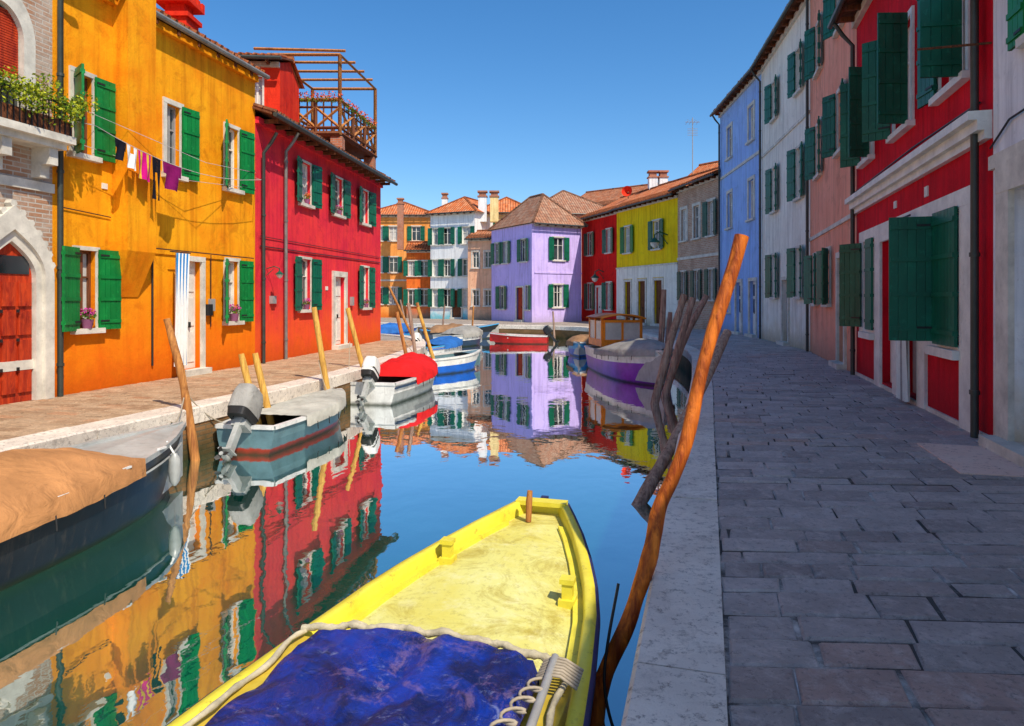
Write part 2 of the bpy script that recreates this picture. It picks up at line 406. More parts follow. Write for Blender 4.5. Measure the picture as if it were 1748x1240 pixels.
    def done(s):
        F=s.F; w=s.part('walls',s.wall)
        L=F.L
        ss=sorted({0,L}|{h[0] for h in s.holes}|{h[1] for h in s.holes}); zz=sorted({s.z0,s.h}|{h[2] for h in s.holes}|{h[3] for h in s.holes})
        for i in range(len(ss)-1):
            for j in range(len(zz)-1):
                a,b,c,d=ss[i],ss[i+1],zz[j],zz[j+1]; ms,mz=(a+b)/2,(c+d)/2
                if any(h[0]<ms<h[1] and h[2]<mz<h[3] for h in s.holes): continue
                w.face([F.p(a,0,c),F.p(b,0,c),F.p(b,0,d),F.p(a,0,d)],uv=[(a,c),(b,c),(b,d),(a,d)])
        rv=s.part('reveals',s.wall)
        for a,b,c,d in s.holes:
            for q in ((F.p(a,0,c),F.p(a,-.17,c),F.p(a,-.17,d),F.p(a,0,d)),(F.p(b,0,c),F.p(b,-.17,c),F.p(b,-.17,d),F.p(b,0,d)),
                      (F.p(a,0,c),F.p(b,0,c),F.p(b,-.17,c),F.p(a,-.17,c)),(F.p(a,0,d),F.p(b,0,d),F.p(b,-.17,d),F.p(a,-.17,d))): rv.face(list(q))
        return super().done()

def catmull(P,step=.5):
    out=[]
    P=[V((*p,0)) for p in P]
    for i in range(len(P)-1):
        p0=P[max(i-1,0)];p1=P[i];p2=P[i+1];p3=P[min(i+2,len(P)-1)]
        n=max(2,int((p2-p1).length/step))
        for k in range(n):
            t=k/n
            out.append(.5*((2*p1)+(p2-p0)*t+(2*p0-5*p1+4*p2-p3)*t*t+(3*p1-p0-3*p2+p3)*t**3))
    out.append(P[-1]); return out
def offset(P,d):
    out=[]
    for i,p in enumerate(P):
        t=(P[min(i+1,len(P)-1)]-P[max(i-1,0)]).normalized(); out.append(p+V((-t.y,t.x,0))*d)
    return out
RI=catmull([(-1.35,-5),(-.49,-2),(.65,2),(2.27,7.66),(4.25,14.6),(5.85,21.2),(6.5,28.2),(6.3,33.5),(5.2,38.5),(3.2,41.8),(0,43.6),(-5,45.5),(-14,51),(-40,64)])
RO=offset(RI,.40)
LO=catmull([(-8.5,-5),(-7.6,-2),(-6.65,2),(-5.13,8.44),(-3.78,14),(-3.08,20.5),(-3.15,25),(-4.2,29.5),(-7.2,33),(-14,37),(-40,48)])
LI=offset(LO,.45)
WZ=-.75
# water
w=MB('canal_water',waterM); w.face([(-1500,-1500,WZ),(1500,-1500,WZ),(1500,1500,WZ),(-1500,1500,WZ)]); w.build()
# ground
def land(inner,ext,mb):
    pts=[(p.x,p.y,-.035) for p in inner]+[(x,y,-.035) for x,y in ext]
    mb.face(pts,uv=[(p[0],p[1]) for p in pts])
g=MB('ground',groundM)
land(RI,[(-900,400),(-900,1400),(1400,1400),(1400,-900),(300,-900),(-30,-60)],g)
land(LI,[(-900,350),(-900,-900),(-200,-900),(-40,-60)],g)
g.build()
# quay walls + stones
def quay(name,O,I,top,length,h=.24,sgn=1):
    T=Thing(name); b=T.part('brick_face',quaybrick); acc=0
    for i in range(len(O)-1):
        a,c=O[i],O[i+1]; n=(I[i]-O[i]).normalized()*.03; n2=(I[i+1]-O[i+1]).normalized()*.03; d=(c-a).length
        b.face([a+n+V((0,0,-1.6)),c+n2+V((0,0,-1.6)),c+n2+V((0,0,-h)),a+n+V((0,0,-h))],uv=[(acc,-1.6),(acc+d,-1.6),(acc+d,-h),(acc,-h)]); acc+=d
    st=T.part('coping_stones',quaySt)
    i=0
    while i<len(O)-1:
        k=min(len(O)-1,i+random.choice(length)); dz=U(-.008,.008); dx=U(-.012,.012)
        o=[V(p) for p in O[i:k+1]]; n=[V(p) for p in I[i:k+1]]
        tdir=(o[-1]-o[0]).normalized()*.007
        o[0]+=tdir;n[0]+=tdir;o[-1]-=tdir;n[-1]-=tdir
        sh=(n[0]-o[0]).normalized()*dx; o=[q+sh for q in o]
        z=V((0,0,top+dz)); bv=.02
        ins=[(a+(b_-a).normalized()*bv) for a,b_ in zip(o,n)]
        st.grid([[a+z for a in ins],[b_+z for b_ in n]])
        st.grid([[a+z-V((0,0,bv)) for a in o],[a+z for a in ins]])
        st.grid([[a+V((0,0,-h)) for a in o],[a+z-V((0,0,bv)) for a in o]])
        st.grid([[a+V((0,0,-h)) for a in n],[a+z for a in n]])
        st.face([o[0]+V((0,0,-h)),n[0]+V((0,0,-h)),n[0]+z,ins[0]+z,o[0]+z-V((0,0,bv))]); st.face([o[-1]+V((0,0,-h)),n[-1]+V((0,0,-h)),n[-1]+z,ins[-1]+z,o[-1]+z-V((0,0,bv))])
        i=k
    T.done()
quay('stone_quay',RO,RI,.004,[3,4,5])
quay('stone_quay',LO,LI,.004,[2,2,3])

# pavers
def interpX(P,y):
    for a,b in zip(P,P[1:]):
        if a[1]<=y<=b[1]: return a[0]+(b[0]-a[0])*(y-a[1])/(b[1]-a[1])
    return P[-1][0] if y>P[-1][1] else P[0][0]
def pavers(name,mat,mort,inner,wall,y0,y1,depth,wid,tilt,bump=.004,gap=.009,jit=.011):
    T=Thing(name); mb=T.part('slabs',mat); mo=T.part('joints',mort)
    y=y0; rows=[]
    while y<y1:
        d=U(*depth); rows.append((y,y+d)); y+=d
    def pt(y,u,z):
        xi=interpX(inner,y); xw=interpX(wall,y); sl=(interpX(inner,y+.5)-interpX(inner,y-.5))
        yy=y-tilt*sl*(xw-xi)+.05*math.sin(u*5+y*.7)*u*(1-u)*2
        xw=interpX(wall,yy)
        return V((xi+(xw-xi)*u,y+(yy-y)*u,z))
    for ya,yb in rows:
        W=abs(interpX(wall,ya)-interpX(inner,ya)); x=-U(0,.3)
        while x<W:
            l=U(*wid); a=max(x,0)/W; b=min(x+l,W)/W; x+=l
            if (b-a)*W<.05: continue
            gw=gap*U(.5,1.7); gu=gw/W; gy=gap*U(.4,1.4)*(2.2 if R()<.06 else 1); hz=U(-bump,bump); tx=U(-bump,bump)*.8; col=(R(),R(),R())
            bv=.012; bu=bv/W
            j=(lambda: U(-jit,jit)) if yb<16 else (lambda:0)
            q=[(a+gu+j()/W,ya+gy+j()*.7,0),(b-gu+j()/W,ya+gy+j()*.7,0),(b-gu+j()/W,yb-gy+j()*.7,0),(a+gu+j()/W,yb-gy+j()*.7,0)]
            cx_=(q[0][0]+q[2][0])/2; cy_=(ya+yb)/2
            inn=[(p[0]+(bu if p[0]<cx_ else -bu),p[1]+(bv if p[1]<cy_ else -bv)) for p in q]
            ot=[pt(p[1],p[0],-.012+hz) for p in q]; ob=[pt(p[1],p[0],-.03) for p in q]; it=[pt(p[1],p[0],-.002+hz+tx*(1 if i<2 else -1)) for i,p in enumerate(inn)]
            mb.face(it,col=col)
            for i in range(4):
                k=(i+1)%4; mb.face([ot[i],ot[k],it[k],it[i]],col=col)
                if ya<9: mb.face([ob[i],ob[k],ot[k],ot[i]],col=col)
    n=80
    ys=[y0+(y1-y0)*i/n for i in range(n+1)]
    mo.grid([[pt(y,0,-.013) for y in ys],[pt(y,1,-.013) for y in ys]])
    T.done()
innerR=[(p.x,p.y) for p in RI if p.y<38.5]
wallR=[(1.8,-5),(2.64,-2),(5.4,7.66),(7.37,14.6),(9.26,21.2),(10.3,28.2),(10.7,35.1),(9.74,40.1)]
pavers('stone_pavement',paveR,mortR,innerR,wallR,1.6,36.5,(.18,.30),(.24,.68),.16,bump=.006,gap=.007)
innerL=[(p.x,p.y) for p in LI if p.y<30]
wallL=[(-11,-5),(-10.4,-2),(-8.92,5),(-7.59,11.27),(-6.38,16.95),(-5.17,26.87),(-4.9,30)]
pavers('brick_pavement',paveL,mortL,innerL,wallL,3,27,(.16,.22),(.3,.5),.8,gap=.006)

# ---------------------------------------------------------------- LEFT HOUSES
h=House('brick_palazzo',(-10.0,-0.1),(-7.59,11.27),1,9.5,8,brickG,'gable')
F=h.F; L=F.L
off=L-6.41
def archpts(c,hw,zs,apex,n=14,ogee=True):
    pts=[]
    for i in range(n+1):
        t=i/n
        x=hw*math.cos(t*math.pi/2)
        z=zs+(apex-zs)*(math.sin(t*math.pi/2)*.72+ (t**3)*.28 if ogee else math.sin(t*math.pi/2))
        pts.append((c+x,z))
    return pts+[(2*c-x,z) for x,z in pts[-2::-1]]
def strip(mb,inner,outer,d0,d1):
    for i in range(len(inner)-1):
        a,b,c,d=inner[i],inner[i+1],outer[i+1],outer[i]
        P=lambda p,dd:F.p(p[0],dd,p[1])
        mb.face([P(a,d1),P(b,d1),P(c,d1),P(d,d1)]); mb.face([P(a,d0),P(b,d0),P(b,d1),P(a,d1)]); mb.face([P(d,d0),P(c,d0),P(c,d1),P(d,d1)])
dc=off+5.60
inn=[(dc+.42,0)]+archpts(dc,.42,1.95,2.5)+[(dc-.42,0)]
o1=[(dc+.54,0)]+archpts(dc,.54,1.95,2.68)+[(dc-.54,0)]
o2=[(dc+.70,0)]+archpts(dc,.70,1.95,3.05)+[(dc-.70,0)]
sm=h.part('arch_surround',stone)
strip(sm,inn,o1,0,.10); strip(sm,o1,o2,0,.16)
for i in range(3,len(o2)-3,2):
    p=o2[i]; sm.tube([F.p(p[0],.02,p[1]+.03),F.p(p[0],.14,p[1]+.03)],.06,6)
dd=h.part('door',doorred)
dd.face([F.p(x,.012,z) for x,z in inn])
for sx in (-.28,0,.28):
    for z in (.15,.6,1.05,1.5): F.box(dd,dc+sx-.11,dc+sx+.11,.013,.045,z,z+.37)
F.box(h.part('fanlight_glass',glass),dc-.36,dc+.36,.014,.03,2.0,2.28)
st=h.part('studs',iron)
for sx in (-.14,.14):
    for z in (.5,.95,1.4): F.box(st,dc+sx-.02,dc+sx+.02,.046,.07,z,z+.05)
wc=off+5.35
inn=[(wc+.42,4.35)]+archpts(wc,.42,5.6,6.1,ogee=False)+[(wc-.42,4.35)]
o2=[(wc+.62,4.35)]+archpts(wc,.62,5.6,6.4,ogee=False)+[(wc-.62,4.35)]
strip(sm,inn,o2,0,.14)
h.part('arched_window_glass',glass).face([F.p(x,.012,z) for x,z in inn])
sh=h.part('blind',doorred)
for i in range(26): F.box(sh,wc-.4,wc+.4,.015,.05,5.0+i*.04,5.03+i*.04)
F.box(h.part('window_shelf',stone),wc-.4,wc+.4,.015,.07,4.94,4.99)
F.box(sm,off+4.2,off+6.38,0,.5,4.12,4.24); F.box(sm,off+4.3,off+6.3,0,.4,4.02,4.12)
for q in (4.5,5.3,6.1): 
    F.box(sm,off+q-.08,off+q+.08,0,.35,3.75,4.02); F.box(sm,off+q-.08,off+q+.08,0,.18,3.55,3.75)
ir=h.part('balcony_railing',iron)
F.box(ir,off+4.2,off+6.38,.45,.48,4.72,4.75)
for i in range(22): F.box(ir,off+4.2+i*.1,off+4.215+i*.1,.45,.465,4.24,4.72)
bx=h.part('flower_box',brownW); F.box(bx,off+4.3,off+6.36,.2,.44,4.26,4.48)
for z in (.55,3.4): h.band(z-.05,z+.1,.05,stone,name='string_course')
h.done()
pl=Thing('balcony_plants'); a=pl.part('leaves',leafY)
for i in range(30):
    leaves(a,F.p(off+4.4+i*.072,.47+U(-.12,.16),4.74+U(-.26,.2)),(.18,.18,.19),95,.032)
pl.done()

# gold house
h=House('gold_house',(-7.59,11.27),(-6.38,16.95),1,7.15,7,gold,'gable',tilemat=tileO,over=.16,guttermat=pipeG,cornice=gold)
F=h.F
h.window(.40,.80,4.12,5.5,green,(120,178),lw=.42,frame=.08,sash=brownW)
h.window(2.66,3.06,4.17,5.6,green,(None,176),lw=.45,frame=.1,sash=greyp)
h.window(4.62,5.08,4.2,5.62,green,(150,176),lw=.48,frame=.08)
h.window(.46,.88,1.1,2.46,green,(165,178),lw=.46,frame=.07,sash=brownW)
h.window(4.62,5.08,1.1,2.5,green,(150,176),lw=.44,frame=.08)
h.door(3.14,3.72,2.42,whitep,.11)
P=h.part('chimney_breast',gold)
s0,s1=1.28,2.0
F.box(P,s0,s1,.0,.32,2.5,7.6)
P.face([F.p(s0,.32,2.5),F.p(s1,.32,2.5),F.p(s1-.12,.02,1.65),F.p(s0+.12,.02,1.65)])
P.face([F.p(s0,.32,2.5),F.p(s0,0,2.5),F.p(s0+.12,.0,1.65),F.p(s0+.12,.02,1.65)]); P.face([F.p(s1,.32,2.5),F.p(s1,0,2.5),F.p(s1-.12,.0,1.65),F.p(s1-.12,.02,1.65)])
h.band(2.52,2.6,.03,gold,2.02,5.7,'string_course')
h.pipe(.06,mat=gutter); 
cb=h.part('cables',iron)
cb.tube([F.p(2.1,.03,2.62),F.p(5.7,.03,2.62)],.012,5); cb.tube([F.p(2.25,.03,0.3),F.p(2.25,.03,3.0)],.02,6); cb.tube([F.p(4.05,.03,1.0),F.p(4.05,.03,2.6)],.012,5)
cb.tube([F.p(.1,.03,3.15),F.p(1.2,.03,3.1)],.010,5); cb.tube([F.p(2.08,.03,2.6),F.p(2.08,.03,6.9)],.010,5)
F.box(h.part('meter_box',greyp),4.0,4.14,0,.08,1.35,1.62); F.box(h.part('meter_box',iron),3.85,4.0,0,.12,1.25,1.5)
F.box(h.part('vents',whitep),1.02,1.14,0,.02,3.6,3.7)
h.done()
def curtain(name,F,s0,s1,z0,z1,d,mats,folds=5,amp=.05,n=30):
    T=Thing(name)
    for i in range(n):
        m=mats[i%len(mats)]; mb=T.part('fabric_'+m.name,m)
        for j in range(10):
            f=lambda a,b:F.p(s0+(s1-s0)*a*(1-.25*(b)*(1-b)),d+amp*math.sin(a*folds*2*math.pi+b*1.5)*(1-.4*b)+.03*b,z0+(z1-z0)*b)
            mb.face([f(i/n,j/10),f((i+1)/n,j/10),f((i+1)/n,(j+1)/10),f(i/n,(j+1)/10)])
    T.part('rod',iron).tube([F.p(s0-.1,d,z1+.02),F.p(s1+.1,d,z1+.02)],.014,6); T.done()
clW=simple('white_cloth',(.85,.84,.80),.9,.1,.12); clB=simple('blue_cloth',(.03,.25,.60),.9,.1,.2); clG=simple('grey_cloth',(.42,.38,.38),.9,.1)
curtain('striped_door_curtain',F,2.62,3.02,.25,2.55,.22,[clW,clB,clW],4,.05,24)
# laundry
T=Thing('laundry_line'); ln=T.part('cord',simple('cord',(.6,.58,.55),.8,.1))
dL=.55
def lz(s): return 4.62-.42*math.sin(math.pi*min(1,max(0,s/5.8)))**.8*1.0
pts=[F.p(s_,dL if 0<s_<5.8 else 0.02,lz(s_)) for s_ in [0,.3,.8,1.3,1.8,2.4,3,3.6,4.4,5.2,5.8]]
ln.tube(pts,.006,5); ln.tube([F.p(0,.02,4.95),F.p(2.9,.75,4.4),F.p(5.8,.02,4.75)],.005,5); ln.tube([F.p(0.3,.02,4.3),F.p(2.9,.35,4.05),F.p(5.8,.02,4.35)],.005,5)
blackC=simple('black_cloth',(.012,.012,.02),.9,.1); mag=simple('magenta_cloth',(.65,.01,.22),.9,.1); yelC=simple('yellow_cloth',(.85,.55,.05),.9,.1); pur=simple('purple_cloth',(.25,.01,.12),.9,.1)
def cloth(nm,ms,s0,s1,hh,shape='rect'):
    n=12
    for i in range(n):
        a0,a1=i/n,(i+1)/n; mb=T.part(nm,ms[i*len(ms)//n])
        def P(a,b):
            s_=s0+(s1-s0)*a; wv=.035*math.sin(a*9+b*3)*b
            return F.p(s_,dL+wv,lz(s_)-hh*b-.0)
        hb=1.0
        if shape=='shirt': hb=.45 if (i<2 or i>=n-2) else 1
        if shape=='trouser': hb=1 if i not in (5,6) else .35
        if shape=='tank': 
            if i in (4,5,6,7): 
                for j in range(2,6): mb.face([P(a0,j/6),P(a1,j/6),P(a1,(j+1)/6),P(a0,(j+1)/6)])
                continue
        for j in range(6): mb.face([P(a0,j/6*hb),P(a1,j/6*hb),P(a1,(j+1)/6*hb),P(a0,(j+1)/6*hb)])
cloth('dark_shirt',[blackC],.72,.98,.36,'shirt'); cloth('white_top',[clW],1.0,1.24,.4,'tank'); cloth('striped_towel',[mag,yelC,mag,mag,yelC,mag],1.27,1.58,.5)
cloth('black_trousers',[blackC],1.62,1.84,.78,'trouser'); cloth('purple_shirt',[pur],1.9,2.42,.5,'shirt')
T.done()
def flowerpot(p,pet,s=1):
    T=Thing('flower_pot'); pm=T.part('pot',potM,True); p=V(p)
    pm.tube([p,p+V((0,0,.16*s))],[.07*s,.1*s],12)
    leaves(T.part('foliage',leaf),p+V((0,0,.22*s)),(.13*s,.13*s,.09*s),90,.03*s)
    leaves(T.part('blossoms',pet),p+V((0,0,.28*s)),(.13*s,.13*s,.09*s),110,.024*s); T.done()
potM=simple('terracotta_pot',(.30,.10,.2),.6,.3)
flowerpot(F.p(.64,.07,1.1),petP,1.0); flowerpot(F.p(4.85,.07,1.1),petP,1.1)
def lantern(F,s,z,out=.5,k=1.0,mat=None):
    T=Thing('wall_lamp'); a=T.part('bracket',mat or greenN)
    a.tube([F.p(s,0,z),F.p(s,out*.6,z+.08*k),F.p(s,out,z)],.018*k,6); a.tube([F.p(s,0,z-.25*k),F.p(s,out*.5,z-.02)],.012*k,6)
    a.tube([F.p(s,out,z),F.p(s,out,z-.10*k)],.02*k,6)
    a.tube([F.p(s,out,z-.08*k),F.p(s,out,z-.13*k),F.p(s,out,z-.22*k)],[.02*k,.07*k,.17*k],12)
    T.part('glass',whitep,True).tube([F.p(s,out,z-.22*k),F.p(s,out,z-.3*k),F.p(s,out,z-.36*k)],[.12*k,.10*k,.03*k],12); T.done()

# red chimney
T=Thing('red_chimney'); c=T.part('stack',redtall)
cx,cy=-7.6,15.6
c.box((cx-.3,cy-.3,7),(.6,0,0),(0,.6,0),(0,0,.95)); c.box((cx-.36,cy-.36,7.95),(.72,0,0),(0,.72,0),(0,0,.1))
c.box((cx-.22,cy-.22,8.05),(.44,0,0),(0,.44,0),(0,0,.22)); c.box((cx-.4,cy-.4,8.27),(.8,0,0),(0,.8,0),(0,0,.08))
for i in range(4):
    for j in (0,1): c.box((cx-.4+i*.227,cy-.4+j*.68,8.35),(.12,0,0),(0,.12,0),(0,0,.14)); c.box((cx-.4+j*.68,cy-.4+i*.227,8.35),(.12,0,0),(0,.12,0),(0,0,.137))
T.done()

# coral red house
h=House('red_house',(-6.38,16.95),(-5.17,26.87),1,6.15,7,redL,'gable',over=.5,rise=1.3,cornice=redL)
F=h.F
for a,b in ((2.55,3.3),(5.05,5.85),(7.65,8.45)):
    h.window(a,b,4.38,5.58,greenD,(170,176),lw=.5,frame=.06)
h.window(2.55,3.3,1.32,2.78,greenD,(172,176),lw=.5,frame=.07); h.window(7.75,8.5,1.32,2.78,greenD,(172,176),lw=.48,frame=.07)
h.door(5.15,6.05,2.35,whitep,.18)
h.pipe(1.5,mat=pipeG); h.pipe(.25,mat=gutter,z1=5.8)
F.box(h.part('number_plate',whitep),4.45,4.62,0,.02,1.9,2.02); F.box(h.part('letter_box',greyp),6.6,6.75,0,.1,1.4,1.7); F.box(h.part('letter_box',greyp),.75,.95,0,.1,1.5,1.7)
cb=h.part('cables',iron); cb.tube([F.p(.2,.03,2.95),F.p(9.8,.03,3.05)],.015,5); cb.tube([F.p(.2,.03,3.2),F.p(9.8,.03,3.25)],.01,5)
h.done()
for q in (2.92,5.45,2.9,8.1):
    flowerpot(F.p(q,.07,4.38 if q in(2.92,5.45) else 1.32),petP if q!=2.92 else petR,.9)
lantern(F,.6,2.4,.35,.7)
h=House('red_tower_house',(-12.5,20.2),(-7.0,20.6),1,8.75,2.4,redtall,'gable',rise=.45,tilemat=tileO,over=.35)
h.window(4.65,5.0,7.3,8.3,None,frame=.05); h.done()
# terrace
T=Thing('roof_terrace'); wd=T.part('timber',brownW); tw=T.part('pergola_beams',tanwood); bk=T.part('brick_piers',brickR)
X0,X1,Y0,Y1=-8.4,-5.9,23.4,27.2; sk=.45
def tp(x,y,z): return V((x+(y-Y0)/(Y1-Y0)*sk,y,z))
def beam(mb,a,b,w=.07):
    mb.tube([a,b],w*.85,4)
zD=7.35; zR=8.45; zP=10.0
for q in ((X1-.15,Y0+.2),(X1-.15,Y1-.2),(X0+.1,Y0+.2)):
    p=tp(q[0],q[1],5.9); bk.box(p-V((.2,.2,0)),(.4,0,0),(0,.4,0),(0,0,zD-5.9-.14))
wd.face([tp(X0,Y0,zD),tp(X1,Y0,zD),tp(X1,Y1,zD),tp(X0,Y1,zD)]); wd.face([tp(X0,Y0,zD-.12),tp(X1,Y0,zD-.12),tp(X1,Y1,zD-.12),tp(X0,Y1,zD-.12)])
cs=[(X0,Y0),(X1,Y0),(X1,Y1),(X0,Y1)]
for i in range(4):
    a=cs[i];b=cs[(i+1)%4]
    beam(wd,tp(*a,zD-.06),tp(*b,zD-.06),.12); beam(tw,tp(*a,zR),tp(*b,zR),.08); beam(wd,tp(*a,zR-.25),tp(*b,zR-.25),.05); beam(wd,tp(*a,zD+.15),tp(*b,zD+.15),.06)
    n=3
    for k in range(n+1):
        x=a[0]+(b[0]-a[0])*k/n; y=a[1]+(b[1]-a[1])*k/n
        top=zP if (k in (0,n) ) else zR
        beam(wd if top==zR else tw,tp(x,y,zD-.1),tp(x,y,top),.08)
        if k<n:
            x2=a[0]+(b[0]-a[0])*(k+1)/n; y2=a[1]+(b[1]-a[1])*(k+1)/n
            beam(tw,tp(x,y,zD+.15),tp(x2,y2,zR-.25),.06); beam(tw,tp(x,y,zR-.25),tp(x2,y2,zD+.15),.06)
            for m_ in (.33,.66): beam(wd,tp(x+(x2-x)*m_,y+(y2-y)*m_,zD),tp(x+(x2-x)*m_,y+(y2-y)*m_,zR),.035)
    beam(tw,tp(*a,zP),tp(*b,zP),.07)
for k in range(1,4):
    y=Y0+(Y1-Y0)*k/4; beam(tw,tp(X0-.2,y,zP+.06+U(-.03,.03)),tp(X1+.2,y,zP+.06),.06)
beam(tw,tp(X0-.3,Y0-.3,zP+.1),tp(X1+.3,Y0-.3,zP+.02),.06)
fl=T.part('geraniums',petR); gf=T.part('greenery',leaf)
for i in range(12):
    for c in (tp(X0+.3+i*.2,Y0-.08,zR+.06),tp(X1+.05,Y0+.4+i*.28,zR-.02)):
        leaves(fl,c+V((0,0,.06)),(.18,.16,.15),26,.045); leaves(gf,c-V((0,0,.08)),(.16,.14,.12),26,.04)
T.done()

# ---------------------------------------------------------------- RIGHT HOUSES
h=House('white_townhouse',(2.9,-1.1),(5.4,7.66),-1,5.25,8,white2,'gable',over=.12,rise=1.0); F=h.F; L=F.L  # unseen eave made low so its shadow stays off the yellow boat
h.door(L-2.2,L-.55,2.75,whitep,.32); h.window(L-1.75,L-1.0,4.2,5.0,green,frame=.07,lw=.35)
h.band(3.05,3.2,.05,stone)
cb=h.part('cables',iron); cb.tube([F.p(L,.03,3.3),F.p(L-.5,.03,3.5),F.p(L-2.5,.03,3.55)],.012,5)
h.done()

h=House('crimson_house',(5.4,7.66),(7.37,14.6),-1,7.55,8,redR,'gable',over=.4,guttermat=gutter); F=h.F; L=F.L
h.window(.75,1.75,4.38,6.05,greenD,(97,172),lw=.48,frame=.10,fm=whitep)
h.window(3.1,4.1,4.38,6.05,greenD,(105,125),lw=.46,frame=.10,fm=whitep)
h.window(5.7,6.5,4.38,6.05,greenD,(110,130),lw=.40,frame=.10,fm=whitep)
h.window(.95,1.75,1.03,2.75,greenD,(2,None),lw=.8,frame=0,sill=False)
h.leaf(1.79,-1,.56,1.03,2.75,92,greenD)
h.window(5.45,6.35,1.05,2.75,greenD,(4,None),lw=.5,frame=0,sill=False); h.leaf(6.4,-1,.5,1.05,2.75,140,greenD)
h.opening(2.75,3.6,.1,2.7); h.opening(4.15,5.0,.1,2.65)
F.box(h.part('inner_door',greyp),2.75,3.6,-.17,-.13,.1,2.7); F.box(h.part('inner_door',whitep),4.15,5.0,-.17,-.13,.1,2.65)
F.box(h.part('glass',glass),4.3,4.85,-.13,-.11,1.0,2.5)
ws=h.part('stone_frames',whitep); p=.045
for a,b,c,d in ((.55,.94,.0,2.76),(1.76,2.74,0.84,2.76),(2.35,2.74,0,.84),(3.61,4.14,0,2.76),(5.01,5.44,0,2.76),(6.4,6.75,.84,2.76),(2.75,3.6,2.702,2.76),(4.15,5.0,2.652,2.76),(.95,1.75,.86,1.02),(5.45,6.35,.86,1.04),(.55,6.75,2.762,2.98)):
    F.box(ws,a,b,0,p,c,d)
F.box(ws,.9,2.0,0.046,.13,.84,.86+.1); F.box(ws,5.4,6.4,0.046,.13,.84,.96)
for i,(za,zb,pr) in enumerate(((3.42,3.52,.08),(3.52,3.64,.15),(3.64,3.74,.24))): F.box(h.part('cornice_band',whitep),0.02,L-.02,0,pr,za,zb)
F.box(h.part('plinth',stone),.0,L,0,.03,-.05,.06)
h.pipe(.25,mat=gutter)
h.pipe(L-.12,mat=gutter)
h.part('bracket_rod',brownW).tube([F.p(.05,0,4.5),F.p(.05,.75,4.5)],.014,6)
cb=h.part('cables',iron); cb.tube([F.p(.3,.03,3.9),F.p(3,.03,3.95),F.p(L,.03,3.9)],.012,5); cb.tube([F.p(.5,.03,3.9),F.p(.5,.03,5.2)],.012,5)
F.box(h.part('house_number',whitep),4.0,4.15,0,.02,3.15,3.27); F.box(h.part('house_number',whitep),2.3,2.45,0,.02,3.1,3.25); F.box(h.part('intercom',greyp),2.1,2.2,.045,.07,1.5,1.75)
h.done()
curtain('striped_door_curtain',F,2.72,3.3,.05,2.85,.16,[clW,clW,clG,clW,clW],5,.05,30)

h=House('salmon_house',(7.37,14.6),(9.26,21.2),-1,11.6,8,salmon,'gable',over=.35); F=h.F
for z0,z1 in ((5.15,6.6),(8.1,9.5)):
    for a in (1.3,4.6): h.window(a,a+.8,z0,z1,greenD,(172,150),lw=.40,frame=.1)
h.window(3.2,3.9,1.5,2.9,greenD,(150,165),lw=.36); h.window(5.3,6.0,1.5,2.9,greenD,(170,155),lw=.36)
h.door(1.2,2.0,2.6,greyp,.14); h.pipe(6.75,mat=gutter); h.band(3.4,3.5,.04,stone); h.done()
h=House('white_house',(9.26,21.2),(10.3,28.2),-1,11.1,8,white,'gable',over=.35); F=h.F
for z0,z1 in ((8.45,9.85),(4.95,6.6),(1.7,3.3)):
    h.window(.85,1.55,z0,z1,greenD,(170,165),lw=.42,frame=.08); h.window(4.3,5.0,z0,z1,greenD,(170,165),lw=.42,frame=.08)
h.door(2.6,3.4,2.3,greyp,.12); h.pipe(6.85,mat=gutter); h.band(7.4,7.5,.04,stone); h.done()
h=House('blue_house',(10.3,28.2),(10.7,35.1),-1,11.1,8,blue,'gable',over=.35); F=h.F
for z0,z1 in ((8.5,10.0),(5.1,6.8)):
    h.window(1.0,1.8,z0,z1,None,frame=.14); h.window(4.6,5.4,z0,z1,None,frame=.14)
h.door(.7,1.6,2.4,whitep,.15,panes=True); h.door(2.9,3.8,2.4,whitep,.15,panes=True); h.window(4.9,5.7,1.0,2.5,None,frame=.12)
h.band(7.7,7.82,.05,stone); h.pipe(6.7,mat=gutter); h.done()
h=House('brown_brick_house',(10.7,35.1),(9.74,40.1),-1,8.0,7,brickB,'gable',tilemat=tileO); F=h.F
for a,sh in ((.6,greenN),(2.3,None),(3.9,None)): h.window(a,a+.7,5.0,6.8,sh,(175,175),lw=.4,frame=.16)
for a in (.6,2.3,4.0): h.window(a,a+.6,1.6,3.2,greenN,(175,175),lw=.33,frame=.1)
h.band(3.9,4.05,.05,stone); h.done()
h=House('yellow_house',(9.74,40.1),(7.26,47.3),-1,7.75,7,yellow,'gable',tilemat=tileO,rise=1.9); F=h.F
for a in (1.9,5.6): h.window(a,a+.9,4.75,6.5,greenD if a<3 else green,(178,178),lw=.45,frame=.1)
h.door(1.7,2.6,2.8,brownW,.16); h.door(3.7,4.6,2.8,brownW,.16); h.door(5.6,6.4,2.8,brownW,.16)
for a,b,c,d in ((0,1.5,-.05,3.7),(2.8,3.5,-.05,3.7),(4.8,5.4,-.05,3.7),(6.6,7.6,-.05,3.7),(1.5,2.8,3.0,3.7),(3.5,4.8,3.0,3.7),(5.4,6.6,3.0,3.7)): F.box(h.part('white_ground_floor',white),a,b,0,.03,c,d)
h.band(3.7,3.8,.08,stone); h.done(); lantern(F,1.1,5.5,.9,2.2)
h=House('vermilion_house',(7.26,47.3),(5.39,52.8),-1,7.7,7,redF,'gable',tilemat=tileO,rise=1.9); F=h.F
for a in (.8,3.9): h.window(a,a+.8,4.95,6.6,greenD,(175,175),lw=.45,frame=.1); h.window(a,a+.8,.9,2.8,greenD,(175,175),lw=.45,frame=.1)
h.door(2.4,3.2,2.5,whitep,.14); h.done(); lantern(F,2.0,3.6,.7,2.0)

